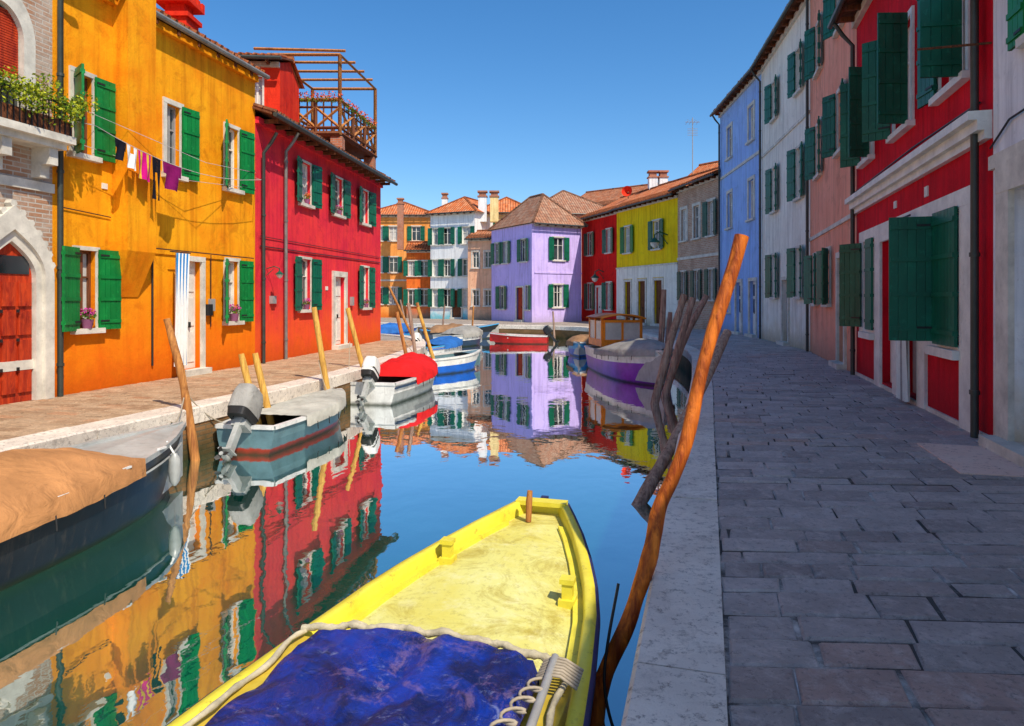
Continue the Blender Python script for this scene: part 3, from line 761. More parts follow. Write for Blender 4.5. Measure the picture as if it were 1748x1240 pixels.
# lavender corner house
h=House('lavender_house',(1.6,49),(5.2,51.1),1,7.05,6.0,lav,'hip',rise=2.5,tilemat=tileD,over=.35); F=h.F
h.window(1.65,2.55,4.5,6.15,greenD,(178,178),lw=.45,frame=.1); h.window(1.6,2.5,1.05,2.7,greenD,(178,178),lw=.45,frame=.1)
h.band(3.5,3.62,.05,lav)
class Sub(House):
    def __init__(s,F,wall,h,z0=-.1): Thing.__init__(s,'lavender_side_wall'); s.F=F; s.wall=wall; s.h=h; s.holes=[]; s.z0=z0
sw=Sub(Fr((-1.45,54.15),(1.597,48.995),1),lav,7.05)
for a in (.5,1.9,4.5): sw.window(a,a+.75,4.4,6.0,greenD,(175,175),lw=.4,frame=.1)
sw.window(1.3,2.1,.9,2.6,greenD,(175,175),lw=.4,frame=.1); sw.door(3.9,4.8,2.5,doorred,.12); sw.window(5.15,5.6,.9,2.6,greenD,(None,175),lw=.3,frame=.08)
Fs=sw.F
for k,v in sw.p.items():
    h.p[('side_'+k[0],k[1])]=v; v.name='side_'+v.name
ss=sorted({0,Fs.L}|{q[0] for q in sw.holes}|{q[1] for q in sw.holes}); zz=sorted({-.1,7.05}|{q[2] for q in sw.holes}|{q[3] for q in sw.holes})
W_=h.part('walls',lav)
for i in range(len(ss)-1):
    for j in range(len(zz)-1):
        a,b,c,d=ss[i],ss[i+1],zz[j],zz[j+1]
        if any(q[0]<(a+b)/2<q[1] and q[2]<(c+d)/2<q[3] for q in sw.holes): continue
        W_.face([Fs.p(a,.2,c),Fs.p(b,.2,c),Fs.p(b,.2,d),Fs.p(a,.2,d)])
W_.face([Fs.p(Fs.L,.2,-.1),Fs.p(Fs.L,-.1,-.1),Fs.p(Fs.L,-.1,7.05),Fs.p(Fs.L,.2,7.05)])
for v in sw.p.values(): v.v=[tuple(V(p)+Fs.n*.2) for p in v.v]
h.done()

def bg(name,A,B,side,hh,depth,wall,roof='gable',rise=1.8,tm=None,rows=(),sh=greenD,cols=None,doors=(),ww=.8):
    h=House(name,A,B,side,hh,depth,wall,roof,rise=rise,tilemat=tm,over=.35)
    L=h.F.L
    for (z0,z1) in rows:
        for a in cols: h.window(a*L-ww/2,a*L+ww/2,z0,z1,sh,(176,176),lw=ww/2,frame=.1)
    for d,m in doors: h.door(d*L-.45,d*L+.45,2.4,m,.12)
    return h
h=bg('orange_house',(-13.5,62.5),(-7.2,62.5),1,9.3,8,orange,'hip',1.6,tileO,((1.2,2.7),(4.1,5.5),(7.0,8.3)),greenD,(.2,.42,.75)); h.band(3.3,3.45,.06,stone); h.done()
h=bg('tangerine_house',(-9.3,60.2),(-7.15,60.0),1,5.9,2.2,orange2,'gable',.8,tileO,((3.7,5.0),(1.1,2.5)),greenD,(.25,.72)); h.done()
h=bg('ivory_house',(-7.0,58.6),(-3.1,56.8),1,8.9,7,whiteF,'hip',1.6,tileO,((6.3,7.7),(3.6,5.0),(1.0,2.5)),greenD,(.14,.38,.82),((.6,brownW),)); h.done()
h=bg('peach_house',(-3.6,55.6),(-1.4,55.0),1,6.5,3.5,pink,'gable',.8,tile,((4.2,5.5),(1.1,2.4)),None,(.3,.75),ww=.55); h.done()
h=bg('cream_house',(-3.0,60.0),(2.0,60.0),1,9.2,6,cream,'hip',1.7,tileO,((7.2,8.4),),greenD,(.15,)); h.done()
h=bg('tan_house',(1.5,58.5),(9.5,60),1,9.0,8,pink,'hip',2.6,tileD,(),greenD,()); h.done()
h=bg('far_orange_house',(5.0,66),(12,60),1,10.2,8,orange,'gable',2.2,tile,(),greenD,()); h.done()
h=bg('gabled_red_house',(15.5,44.5),(12.0,49),-1,9.6,5,redtall,'gable',1.9,tileO,(),greenD,()); h.done()
h=bg('pink_house',(-16,66),(-24,62),-1,8,8,pink,'hip',1.6,tileO,(),greenD,()); h.done()

def chimney(x,y,z0,z1,w,m,cap=brickR):
    T=Thing('chimney'); c=T.part('stack',m); c.box((x-w/2,y-w/2,z0),(w,0,0),(0,w,0),(0,0,z1-z0))
    k=T.part('cap',cap); k.box((x-w*.6,y-w*.6,z1),(w*1.2,0,0),(0,w*1.2,0),(0,0,.1)); k.box((x-w*.42,y-w*.42,z1+.1),(w*.84,0,0),(0,w*.84,0),(0,0,.3)); k.box((x-w*.6,y-w*.6,z1+.4),(w*1.2,0,0),(0,w*1.2,0),(0,0,.12)); T.done()
chimney(-2.5,58,8.2,10.3,.7,whiteF); chimney(-1.5,58,8.2,10.3,.7,cream); chimney(10.3,50,7.5,10.5,.6,whiteF); chimney(11.05,50,7.5,10.5,.6,whiteF)
chimney(-9.8,60,6,10.0,.5,brickR); chimney(-6,61,9,10.6,.5,whiteF)
T=Thing('satellite_dish'); a=T.part('dish',redtall,True)
c=V((8.6,50.5,9.55)); a.tube([c,c+V((-.1,-.2,.02)),c+V((-.16,-.32,.04))],[.05,.28,.4],16,False); T.part('mast',iron).tube([c+V((0,.05,-1.4)),c],.03,6); T.done()
T=Thing('tv_aerial'); a=T.part('mast',greyp); b=V((12.3,46.5,10.2)); a.tube([b,b+V((0,0,3.8))],.03,6)
for i in range(7): a.tube([b+V((-.4+i*.12,-.3,3.5)),b+V((-.4+i*.12,.3,3.5+ (.25 if i%2 else -.1)))],.012,4); 
a.tube([b+V((-.5,0,3.5)),b+V((.5,0,3.5))],.018,4)
for i in range(5): a.tube([b+V((-.35,0,2.6+i*.11)),b+V((.35,0,2.6+i*.11))],.012,4)
T.done()

# ---------------------------------------------------------------- POLES
def catmullz(P,n=14):
    P=[V(p) for p in P]; out=[]
    for i in range(len(P)-1):
        p0=P[max(i-1,0)];p1=P[i];p2=P[i+1];p3=P[min(i+2,len(P)-1)]
        for k in range(n):
            t=k/n; out.append(.5*((2*p1)+(p2-p0)*t+(2*p0-5*p1+4*p2-p3)*t*t+(3*p1-p0-3*p2+p3)*t**3))
    out.append(P[-1]); return out
def pole(pts,r,mat,name='mooring_post',wob=.014):
    P=catmullz(pts); n=len(P); T=MB(name,mat,True)
    rad=[ (r[0]+(r[1]-r[0])*i/(n-1))*(1+.14*noise.noise(V((i*.4,r[0]*50,P[0].x)))) for i in range(n)]
    P=[p+V((noise.noise(V((i*.13,P[0].y,0))),noise.noise(V((i*.13,5,P[0].x))),0))*wob for i,p in enumerate(P)]
    T.tube(P,rad,16); return T.build()
pole([(.38,3.78,-1.0),(.55,3.86,-.5),(.80,3.98,.12),(1.02,4.1,.75),(1.44,4.3,2.0)],(.050,.041),polewood,wob=.04)
pole([(1.25,7.7,-1.0),(1.75,8.1,-.4),(2.3,8.7,.25),(3.0,9.5,1.15)],(.08,.06),greywood)
for a in ([(3.15,15.4,-1),(3.5,15.4,.4),(3.9,15.4,1.72)],[(3.6,16.4,-1),(3.95,16.4,.3),(4.35,16.4,1.65)],[(3.75,17,-1),(4.2,17,.4),(4.9,17.2,1.7)],[(4.3,20,-1),(4.45,20,1.9)],[(4.9,22,-1),(5.1,22,1.2)]):
    pole(a,(.10,.075),greywood)
for a,m in (([(-4.6,10.0,-1),(-4.8,10,.3),(-5.06,10.0,1.32)],tanwood),([(-4.2,11.6,-1),(-4.6,11.6,.68)],yelwood),([(-4.05,11.75,-1),(-4.42,11.75,.68)],yelwood),([(-3.55,13.6,-1),(-3.95,13.6,1.45)],yelwood),([(-3.3,16.2,-1),(-3.9,16.2,1.4)],yelwood),
    ([(-2.8,19.5,-1),(-3.3,19.5,1.25)],tanwood),([(-2.75,20.4,-1),(-3.1,20.4,1.5)],greywood),([(-2.4,22.5,-1),(-3.1,22.5,1.35)],yelwood),([(-2.5,23,-1),(-3.2,23,1.5)],tanwood),([(-4,30.5,-1),(-5.5,30.5,2.2)],tanwood),
    ([(2.6,41.6,-1),(2.5,41.6,.9)],greywood),([(-2.5,42.5,-1),(-2.4,42.5,1.2)],tanwood),([(-6.6,44,-1),(-7.2,44,1.6)],greywood),([(-4.4,42.6,-1),(-4.2,42.6,1.3)],greywood)):
    pole(a,(.065,.05),m)

# ---------------------------------------------------------------- BOATS
def paintm(name,c,rough=.35,dirt=.35,line=None):
    m=M(name,rough,.5)
    a=m.mix(m.rng(m.noise(2.5,6,.65),.4,.7,0,1),c,mul(c,1-dirt))
    a=m.mix(m.rng(m.noise(11,6,.75),.55,.72,0,.55),a,mul(c,.5))
    a=m.mix(m.rng(m.noise(3,6,.7,st=(5,5,.6)),.55,.75,0,.4),a,(.16,.12,.08))
    zz=m.math('ADD',m.z(),m.math('MULTIPLY',m.noise(8,4),.08))
    if line: a=m.mix(m.rng(zz,-.62,-.60,1,0),a,line)
    a=m.mix(m.rng(zz,-.70,-.62,.85,0),a,(.03,.04,.02))
    m.col(a); m.bump(m.noise(20,4),.1,.01); return m.m
bWhite=paintm('white_hull',(.80,.80,.76)); bTeal=paintm('slate_hull',(.13,.24,.27),line=(.35,.04,.02)); bBlack=paintm('black_hull',(.02,.025,.03)); bBlue=paintm('blue_hull',(.01,.14,.65)); bPurple=paintm('purple_hull',(.26,.04,.50))
bRed=paintm('red_hull',(.65,.02,.015)); bGrey=paintm('grey_hull',(.44,.46,.44)); bDkB=paintm('navy_hull',(.03,.06,.12)); bOr=paintm('orange_cabin_paint',(.85,.25,.01)); bLB=paintm('light_blue_hull',(.06,.36,.70))
def tarp(name,c,rough=.8):
    m=M(name,rough,.2); a=m.mix(m.rng(m.noise(1.8,7,.65),.35,.7),c,mul(c,.55)); a=m.mix(m.rng(m.noise(12,6,.75),.58,.7,0,.4),a,mul(c,.5)); m.col(a); m.bump(m.noise(2.6,5,.55,dist=1.8),.6,.07); return m.m
tTan=tarp('tan_tarp',(.58,.27,.10)); tGrey=tarp('grey_tarp',(.36,.35,.32)); tRed=tarp('red_tarp',(.80,.015,.015)); tBlue=tarp('blue_tarp',(.03,.16,.5)); tLG=tarp('pale_tarp',(.52,.51,.44)); tBrown=tarp('brown_tarp',(.36,.20,.10))
def boat(name,stern,bow,beam,fs,fb,low,high,rim,inside,cover=None,sternw=.82,full=2.0,seats=(.3,.6),extra=None,motor=None,rake=.3,stripe=.5,linemat=None):
    T=Thing(name); A=V((*stern,WZ)); B=V((*bow,WZ)); L=(B-A).length; f=(B-A)/L; r=V((f.y,-f.x,0)); k=V((0,0,1)); N=18
    def hb(t):
        b=sternw+(1-sternw)*math.sin(min(1,t/.45)*math.pi/2)
        if t>.45: b*=max(.0,1-((t-.45)/.55)**full)
        return b*beam/2
    def zg(t): return fs+(fb-fs)*t**2.2
    def P(t,x,z,rk=0): return A+f*(t*L+rk)+r*x+k*z
    secs=[]
    for i in range(N+1):
        t=i/N; b=max(hb(t),.015); g=zg(t)
        secs.append([(0,-.22*(1-.6*t**3)),(b*.55,-.16),(b*.80,-.02),(b*.88,.1),(b*(.90+.1*stripe),g*stripe+.02),(b,g)])
    for sgn in (1,-1):
        rows=[[P(i/N,sgn*x,z,rake*((i/N)**4)*(z/zg(i/N)-1)) for x,z in s] for i,s in enumerate(secs)]
        T.part('hull',low,True).grid([q[:5] for q in rows]); T.part('topsides',high,True).grid([q[4:] for q in rows])
        rr=T.part('gunwale',rim); 
        o=[]; 
        for i in range(N+1):
            t=i/N; b=max(hb(t),.02); g=zg(t)
            o.append([P(t,sgn*(b+.025),g-.03),P(t,sgn*(b+.025),g+.025),P(t,sgn*max(0,b-.06),g+.025),P(t,sgn*max(0,b-.06),g-.03)])
        rr.grid(o)
        if linemat: T.part('rub_strake',linemat).tube([P(i/20,sgn*(hb(i/20)*.985+.012),zg(i/20)*.80) for i in range(20)],.022,6)
        ins=T.part('interior',inside); ins.grid([[P(i/N,sgn*max(0,hb(i/N)-.05),zg(i/N)-.02),P(i/N,sgn*max(0,hb(i/N)*.82-.03),.1),P(i/N,0,.1)] for i in range(N+1)])
    s0=secs[0]; T.part('transom',high).face([P(0,x,z) for x,z in s0]+[P(0,-x,z) for x,z in s0[::-1][:-1]])
    T.part('gunwale',rim).box(P(-.02/L,-hb(0),fs-.03),r*(2*hb(0)),f*.07,k*.06)
    for q in seats:
        b=hb(q)-.06; T.part('thwarts',rim if not cover else inside).box(P(q,-b,zg(q)*.65),r*(2*b),f*.22,k*.035)
    if not cover or cover[2]<.95:
        rows=[]
        for i in range(13,N+1):
            t=i/N; b=max(hb(t)-.05,.0); rows.append([P(t,-b,zg(t)+.0),P(t,0,zg(t)+.035),P(t,b,zg(t)+.0)])
        T.part('foredeck',inside).grid(rows)
    if cover:
        cm,t0,t1,hc=cover; rows=[]; n=30; mN=18
        for i in range(n+1):
            t=t0+(t1-t0)*i/n; b=hb(t)+.035; g=zg(t); e=min(1,i/4.5,(n-i)/5.0) 
            row=[P(t,-b-.01,g-.14+.03*noise.noise(V((t*20,0,0))))]
            for j in range(mN+1):
                x=-1+2*j/mN; hz=hc*(1-abs(x)**2.2)*(.35+.65*math.sin(math.pi*min(1,max(0,i/n)))**.6)*math.sqrt(max(e,0))
                hz*=1-.15*abs(math.sin(t*L*3.2))
                hz+=.06*noise.noise(V((t*14,x*4,beam*7)))*(1-abs(x))
                row.append(P(t,x*b,g+.035+max(0,hz)))
            row.append(P(t,b+.01,g-.14+.03*noise.noise(V((t*20,3,0))))); rows.append(row)
        T.part('cover',cm,True).grid(rows)
        lc=T.part('lashing',iron)
        for q in range(4,n-2,5):
            for e_ in (0,-1):
                d_=1 if e_==0 else -1
                lc.tube([rows[q][e_]+V((0,0,.03)),rows[q][e_]-V((0,0,.10))+r*(-.01*d_)],.008,4)
    if motor:
        mc,lg,sc=motor; o=P(0,0,0)-f*.10
        lgm=T.part('motor_leg',lg)
        th=math.radians(38)
        up=(k*math.cos(th)+f*math.sin(th)).normalized(); bk=(f*math.cos(th)-k*math.sin(th)).normalized()
        c0=o+k*(fs+.14)
        lgm.box(c0-up*(.60)-r*.04-bk*.06,r*.08,bk*.13,up*.60); lgm.box(c0-up*.12-r*.11-bk*.04,r*.22,bk*.26,up*.14)
        lgm.box(c0-up*.56-r*.09-bk*.16,r*.18,bk*.24,up*.02)
        lgm.tube([c0-up*.64-bk*.18,c0-up*.64+bk*.02,c0-up*.63+bk*.12],[.03,.05,.02],8); lgm.box(c0-up*.80-r*.012-bk*.04,r*.024,bk*.11,up*.22)
        pr=T.part('propeller',iron)
        for q in range(3):
            a=q*2.094; d1=r*math.cos(a)+up*math.sin(a); d2=r*-math.sin(a)+up*math.cos(a); cc=c0-up*.64-bk*.17
            pr.face([cc+d2*.02,cc+d1*.05+d2*.045+bk*.02,cc+d1*.11+d2*.02,cc+d1*.10-d2*.03-bk*.02,cc+d1*.04-d2*.03])
        def cowl(mb,prof):
            rows=[]
            for z,sx,sy,of in prof:
                rows.append([c0+up*z*sc+r*(.145*sc*sx*math.copysign(abs(math.cos(a))**.45,math.cos(a)))+bk*(.22*sc*sy*math.copysign(abs(math.sin(a))**.45,math.sin(a))+of) for a in [2*math.pi*(q+.5)/24 for q in range(24)]])
            mb.grid(rows,closed=True)
        cowl(T.part('motor_pan',iron),((-.02,.5,.5,0),(-.02,.86,.86,0),(.07,.97,.97,0)))
        cowl(T.part('motor_cowl',mc,mc is tGrey),((.07,1,1,0),(.24,.98,1.0,-.01),(.33,.93,.92,-.02),(.40,.80,.78,-.03),(.42,.6,.6,-.03),(.43,.05,.05,-.03)))
        if mc is not tGrey: cowl(T.part('motor_band',iron),((.12,1.012,1.012,0),(.16,1.012,1.012,0)))
        T.part('motor_tiller',iron).tube([c0+bk*.2,c0+bk*.5+up*.12],.02,6)
    if extra: extra(T,P,hb,zg,f,r,k,L)
    return T
def fender(T,P,hb,zg,f,r,k,L):
    c=P(.84,hb(.84)+.08,zg(.84)); T.part('fender_rope',clW).tube([c-r*.1+k*.03,c-k*.12],.012,6)
    T.part('fender',bGrey,True).tube([c-k*.1,c-k*.16,c-k*.3,c-k*.42,c-k*.47],[.02,.06,.07,.055,.02],12)
    for sg in (1,-1):
        T.part('rub_strake_line',bGrey).tube([P(i/20,sg*(hb(i/20)*.985+.01),zg(i/20)*.78) for i in range(20)],.012,6)
    for q in (.2,.35,.5,.65,.78): 
        T.part('fittings',bWhite).box(P(q,hb(q)+.0,zg(q)+.025),r*.03,f*.12,k*.02)
boat('covered_motorboat',(-5.1,3.2),(-4.22,8.75),1.5,.58,.76,bBlack,bBlack,bGrey,bGrey,(tTan,.1,.72,.36),full=2.6,extra=fender,seats=()).done()
boat('outboard_skiff',(-4.05,10.35),(-3.5,13.9),1.15,.42,.52,bTeal,bTeal,bWhite,bGrey,(tLG,.24,.97,.06),motor=(tGrey,bGrey,1.2),full=2.4,seats=(.08,)).done()
boat('red_covered_skiff',(-3.15,15.2),(-2.35,19.5),1.4,.48,.62,bGrey,bWhite,bWhite,bGrey,(tRed,.25,.93,.38),motor=(bWhite,bGrey,1.1),full=2.3,seats=(.1,),linemat=bDkB).done()
boat('blue_skiff',(-3.1,21.0),(-1.1,23.6),1.25,.5,.62,bBlue,bWhite,bWhite,bTeal,None,full=2.0,motor=None).done()
boat('dinghy',(-3.7,26.5),(-2.2,30),1.2,.5,.6,bWhite,bWhite,bLB,bGrey,(tBlue,.3,.9,.25),motor=(bWhite,bGrey,1),linemat=bBlue).done()
boat('motorboat',(-3.4,33.5),(-1.6,36.5),1.5,.6,.7,bDkB,bWhite,bGrey,bGrey,(tGrey,.2,.9,.4)).done()
boat('wooden_boat',(-5.4,40.5),(-.8,41.6),1.6,.55,.9,bDkB,bBlack,bLB,tGrey,(tBrown,.1,.6,.3)).done()
boat('blue_dinghy',(-8.8,39.5),(-5.8,42.0),1.6,.5,.7,bLB,bBlue,bWhite,bGrey,(tBlue,.2,.85,.4)).done()
boat('red_rowboat',(1.9,36.4),(-1.2,36.9),1.2,.42,.55,bRed,bRed,bWhite,bRed,None,motor=(bBlack,bBlack,1)).done()
boat('blue_boat',(3.45,31.5),(2.7,27.6),1.4,.5,.62,bBlue,bLB,bWhite,bGrey,(tBrown,.2,.9,.3)).done()
def cabin(T,P,hb,zg,f,r,k,L):
    m=T.part('cabin',bOr)
    for x in (-.68,.62):
        for q in (.02,.16,.30): m.box(P(q,x,.85),r*.07,f*.07,k*.9)
    m.box(P(.02,-.685,.85),r*.08,f*(.30*L),k*.22); m.box(P(.02,.615,.85),r*.08,f*(.30*L),k*.22)
    m.box(P(.31,-.62,.85),r*1.24,f*.06,k*.22); m.box(P(.31,-.04,1.07),r*.08,f*.06,k*.62)
    m.box(P(.315,-.62,1.62),r*1.24,f*.06,k*.08); m.box(P(.315,-.62,1.07),r*.05,f*.05,k*.55); m.box(P(.315,.57,1.07),r*.05,f*.05,k*.55)
    rows=[]
    for i in range(9):
        x=-.75+1.5*i/8; z=1.72+.13*(1-(x/.75)**2); rows.append([P(-.01,x,z),P(.34,x,z),P(.34,x,z+.05),P(-.01,x,z+.05)])
    T.part('cabin_roof',bOr,True).grid(rows,closed=True)
    g=T.part('windscreen',panem); g.box(P(.318,-.57,1.07),r*.53,f*.015,k*.55); g.box(P(.318,.04,1.07),r*.53,f*.015,k*.55)
    g.box(P(.0,-.6,1.07),r*1.2,f*.015,k*.6); g.box(P(.03,-.66,1.07),r*.015,f*(.26*L),k*.6); g.box(P(.03,.65,1.07),r*.015,f*(.26*L),k*.6)
panem=simple('cabin_plastic_pane',(.62,.58,.50),.2,.6,.3,2)
boat('purple_cabin_boat',(3.3,23.6),(4.05,18.2),1.95,.75,.98,bPurple,bWhite,bWhite,bGrey,(tGrey,.36,.97,.34),full=2.8,extra=cabin,seats=(),stripe=.62).done()
ropeM=simple('rope_fibre',(.45,.38,.28),.9,.1,.3,20)
def line(a,b,sag=.25,r=.010):
    a,b=V(a),V(b); T=MB('mooring_rope',ropeM,True)
    T.tube([a.lerp(b,i/12)-V((0,0,sag*4*(i/12)*(1-i/12))) for i in range(13)],r,6); T.build()
line((-3.6,13.4,-.22),(-3.85,13.6,.4),.12); line((-4.5,10.6,-.3),(-4.85,10.0,.35),.1); line((-2.4,19.2,-.1),(-3.1,19.5,.5),.15); line((-3.7,15.4,-.22),(-3.85,16.2,.6),.15)
line((-4.3,8.6,.06),(-4.8,10.0,.2),.15); line((4.0,18.4,.24),(4.43,20,.8),.15); line((3.9,18.5,.24),(4.0,16.4,.5),.2)

# near yellow boat
def yboat():
    T=Thing('yellow_boat'); B=V((.27,5.86,0)); f=V((.2746,.9615,0)); r=V((.9615,-.2746,0)); k=V((0,0,1))
    tab=[(0.0,.20),(-.25,.30),(-.6,.43),(-1.0,.555),(-1.4,.66),(-1.8,.735),(-2.4,.80),(-3.0,.85),(-3.6,.88),(-4.5,.88),(-5.5,.82),(-6.0,.78)]
    def hb(a):
        for (a0,b0),(a1,b1) in zip(tab,tab[1:]):
            if a<=a0 and a>=a1: return b0+(b1-b0)*(a0-a)/(a0-a1)
        return .2
    al=[-.0-i*.12 for i in range(51)]
    def zg(a): return -.22+.10*max(0,(a+2.6)/2.6)**2-.0
    def P(a,x,z): return B+f*a+r*x+k*z
    for sg in (1,-1):
        T.part('hull',ydark,True).grid([[P(a+(.0),sg*hb(a)*.72,-1.0),P(a,sg*hb(a)*.9,-.6),P(a,sg*(hb(a)+.0),zg(a)-.06)] for a in al])
        T.part('rub_rail',navy,True).grid([[P(a,sg*(hb(a)-.005),zg(a)-.085),P(a,sg*(hb(a)+.026),zg(a)-.065),P(a,sg*(hb(a)+.026),zg(a)-.012),P(a,sg*(hb(a)-.0),zg(a)-.003)] for a in al])
        T.part('gunwale',ybright,True).grid([[P(a,sg*(hb(a)+.008),zg(a)-.01),P(a,sg*(hb(a)+.0),zg(a)+.004),P(a,sg*(hb(a)-.055),zg(a)+.012),P(a,sg*(hb(a)-.07),zg(a)+.002),P(a,sg*(hb(a)-.075),zg(a)-.10)] for a in al])
        T.part('deck_edge',ybright).grid([[P(a,sg*(hb(a)-.073),zg(a)-.070),P(a,sg*(hb(a)-.135),zg(a)-.060),P(a,sg*(hb(a)-.14),zg(a)-.115)] for a in al if a<-.3])
    rows=[]
    for a in al:
        b=hb(a)-.07
        rows.append([P(a,b*x,zg(a)-.10+.055*(1-x*x)*min(1,-a/1.0)) for x in [-1+i/6 for i in range(13)]])
    T.part('foredeck',ym,True).grid(rows)
    T.part('bow_plate',ybright).box(P(-.02,-.2,zg(0)-.5),r*.4,f*.04,k*.51)
    T.part('bow_plate',ybright).box(P(-.12,-.215,zg(0)-.02),r*.43,f*.12,k*.036)
    T.part('stem',navy).box(P(.02,-.03,-1.0),r*.06,f*.05,k*.90)
    pst=T.part('bow_post',tanwood,True); pst.tube([P(-.28,-.06,zg(0)-.1),P(-.28,-.055,zg(0)+.06),P(-.27,-.05,zg(0)+.15)],[.024,.028,.022],10)
    for a,x in ((-1.15,-.43),(-1.55,.52)):
        m=T.part('bollards',ybright); m.box(P(a-.055,x-.05,zg(a)-.10),r*.1,f*.11,k*.06); m.box(P(a-.03,x-.032,zg(a)-.04),r*.065,f*.065,k*.09); m.box(P(a-.04,x-.045,zg(a)+.052),r*.09,f*.085,k*.03)
    rows=[]
    for i in range(60):
        a=-2.62-i*.057; row=[]
        for j in range(41):
            x=-1+j/20; w=.60+.012*noise.noise(V((a*3,0,0)))
            z=-.10+.04*(1-x*x)+.018*noise.noise(V((a*4,x*3,1)))+ (.020*noise.noise(V((a*9,x*9,4))))+.008*noise.noise(V((a*22,x*18,9)))
            z-=.025*math.exp(-((x-.02)*9)**2)+.018*math.exp(-((a+3.1)*9)**2)
            aa=a+.08*(1-x*x) 
            if j in (0,40): z-=.07; 
            row.append(P(aa,x*w,z))
        rows.append(row)
    T.part('blue_tarp',btarp,True).grid(rows)
    T.part('blue_tarp',btarp,True).grid([[p-k*.09+f*.012 for p in rows[0]],rows[0]])
    cv=T.part('rolled_canvas',canvas,True)
    def lump(i,s): return .017+.010*abs(noise.noise(V((i*.7,s,1))))+.003*math.sin(i*2.2)
    pts=[P(-2.50+.08*(1-(x/.72)**2)+.010*math.sin(x*23),x,-.155+.03*(1-(x/.72)**2)+.006*math.sin(x*37)) for x in [-.74+i*.0185 for i in range(81)]]
    cv.tube(pts,[lump(i,3) for i in range(81)],10)
    pts2=[p+f*.03-k*.008+V((0,0,.008*math.sin(i*.5))) for i,p in enumerate(pts)]
    cv.tube(pts2,[lump(i,8)*.6 for i in range(81)],8)
    for sg in (-1,1):
        cv.tube([P(-2.5-i*.06,sg*(.715+.012*math.sin(i*.9)),-.17+.012*math.sin(i*.63)) for i in range(56)],[lump(i,sg*5)*.8 for i in range(56)],8)
    T.part('oar',greyp,True).tube([P(-2.55,.66,-.09),P(-5.2,.75,-.10)],.02,8)
    rp=T.part('rope',ropeM,True)
    rp.tube([P(-2.72-.012*i+.03*math.sin(i*.55),.63+.04*math.cos(i*.55),-.11+.003*i) for i in range(60)],.007,6)
    for i in range(7): rp.tube([P(-2.53-i*.026,.60,-.13),P(-2.56-i*.026,.66,-.085),P(-2.58-i*.024,.72,-.08),P(-2.54-i*.026,.79,-.14)],.008,6)
    T.part('inner_floor',ydark).face([P(-2.5,-.75,-.2),P(-2.5,.75,-.2),P(-6,.7,-.2),P(-6,-.7,-.2)])
    T.done()
def yellowdeck():
    m=M('faded_yellow_deck',.6,.3)
    a=m.mix(m.rng(m.noise(1.6,7,.6,st=(1.4,.8,1)),.38,.66),(.72,.70,.24),(.68,.61,.12))
    a=m.mix(m.rng(m.noise(6,8,.75),.50,.68,0,.6),a,(.78,.77,.44)); a=m.mix(m.rng(m.noise(2.4,10,.8,dist=1.0),.48,.62,0,.8),a,(.42,.32,.04))
    a=m.mix(m.rng(m.noise(16,8,.85),.54,.63,0,.55),a,(.32,.26,.06))
    m.col(a); m.bump(m.noise(22,7,.75),.5,.014); return m.m
def yellowpaint():
    m=M('yellow_boat_paint',.45,.4)
    a=m.mix(m.rng(m.noise(4,6,.7),.4,.65),(.80,.70,.06),(.70,.58,.04))
    a=m.mix(m.rng(m.noise(9,9,.85),.56,.64,0,.7),a,(.28,.20,.04)); m.col(a); m.bump(m.noise(20,6),.3,.008); return m.m
ym=yellowdeck(); ybright=yellowpaint(); ydark=simple('ochre_hull_paint',(.65,.48,.05),.5,.3); navy=simple('navy_rail',(.035,.04,.14),.5,.3)
def bt():
    m=M('wet_blue_tarp',.3,.5)
    a=m.mix(m.rng(m.noise(2.2,9,.72,dist=1.0),.40,.60),(.004,.035,.36),(.006,.008,.07)); a=m.mix(m.rng(m.noise(2.9,8,.78,dist=1.6),.54,.62,0,.5),a,(.22,.13,.26))
    a=m.mix(m.rng(m.noise(7,7,.8,dist=.8),.58,.66,0,.45),a,(.30,.34,.52))
    m.col(a); m.l(m.rng(m.noise(4,6,.7),.35,.65,.12,.6),m.b.inputs['Roughness']); m.bump(m.noise(8,8,.7,dist=.9),.8,.025); return m.m
btarp=bt(); canvas=simple('off_white_canvas',(.62,.55,.38),.85,.1,.45,9,bump=.6)
yboat()
T=MB('mooring_rope',iron,True)
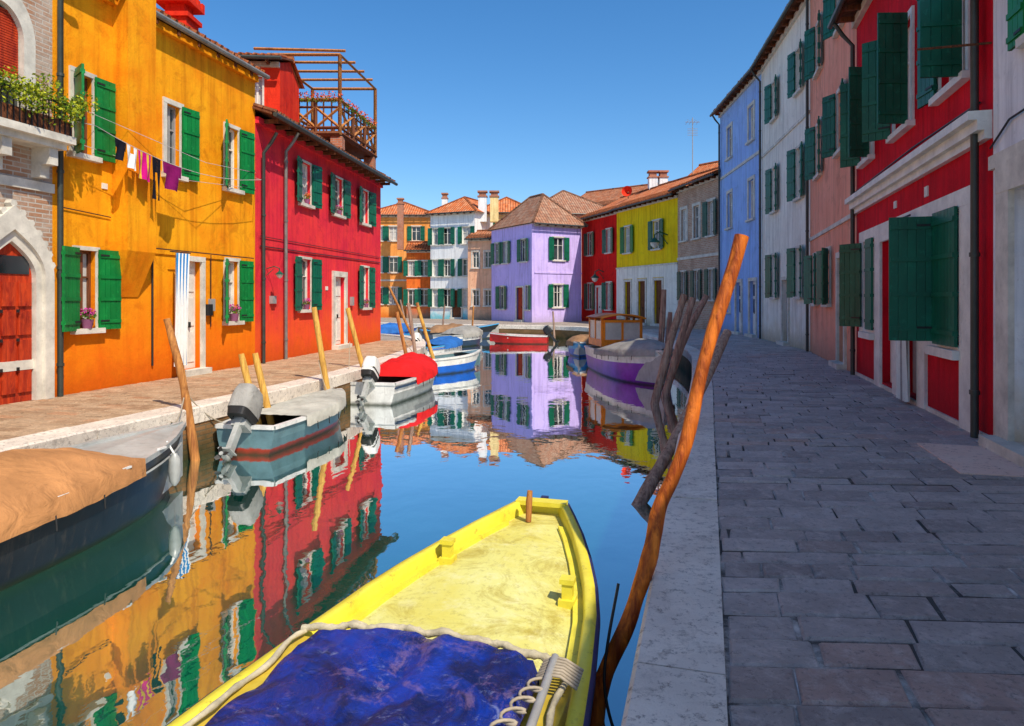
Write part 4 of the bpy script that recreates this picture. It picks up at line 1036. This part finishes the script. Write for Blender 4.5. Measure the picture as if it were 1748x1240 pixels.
T.tube(catmullz([(.60,3.85,.0),(.50,3.7,-.45),(.55,3.5,-.68),(.60,3.3,-.6),(.57,3.2,-.3),(.62,3.15,-.05)]),.009,6); T.build()
# door slab
T=Thing('doorstep_slab'); m_=M('pink_slab',.7,.3)
a=m_.mix(m_.rng(m_.noise(14,8,.8),.56,.60),(.80,.54,.42),(.36,.18,.14)); m_.col(m_.mix(m_.rng(m_.noise(2,4),.4,.7,0,.5),a,(.84,.66,.54)))
F=Fr((3.78,2.0),(5.4,7.66),-1); F.box(T.part('slab',m_.m),4.2,5.55,.02,.85,-.02,.012); T.done()

# ---------------------------------------------------------------- LIGHT, SKY, CAMERA
sx,sy=.58,-.815
az=math.atan2(sx,sy)
el=math.radians(51)
W=bpy.data.worlds.new('World'); scene.world=W; W.use_nodes=True; nt=W.node_tree
sky=nt.nodes.new('ShaderNodeTexSky'); sky.sky_type='NISHITA'; sky.sun_disc=False; sky.sun_elevation=el; sky.sun_rotation=az
sky.air_density=1.0; sky.dust_density=.8; sky.ozone_density=4.0
hs=nt.nodes.new('ShaderNodeHueSaturation'); hs.inputs['Saturation'].default_value=1.28; hs.inputs['Value'].default_value=1.15
bgn=nt.nodes['Background']; bgn.inputs['Strength'].default_value=.15; nt.links.new(sky.outputs[0],hs.inputs['Color']); nt.links.new(hs.outputs[0],bgn.inputs[0])
sd=bpy.data.lights.new('sun','SUN'); sd.energy=5.0; sd.angle=math.radians(.6); sd.color=(1,.89,.73)
so=bpy.data.objects.new('sun',sd); scene.collection.objects.link(so)
dv=V((sx*math.cos(el),sy*math.cos(el),math.sin(el)))
so.rotation_euler=dv.to_track_quat('Z','Y').to_euler()
cd=bpy.data.cameras.new('camera'); cam=bpy.data.objects.new('camera',cd); scene.collection.objects.link(cam)
cam.location=(0,0,1.6); cam.rotation_euler=(math.radians(90),0,0); cd.lens=24; cd.sensor_width=36; cd.shift_y=-.0618; cd.clip_end=4000; cd.clip_start=.05
scene.camera=cam
scene.view_settings.view_transform='Standard'; scene.view_settings.look='None'; scene.view_settings.exposure=0; scene.view_settings.gamma=1
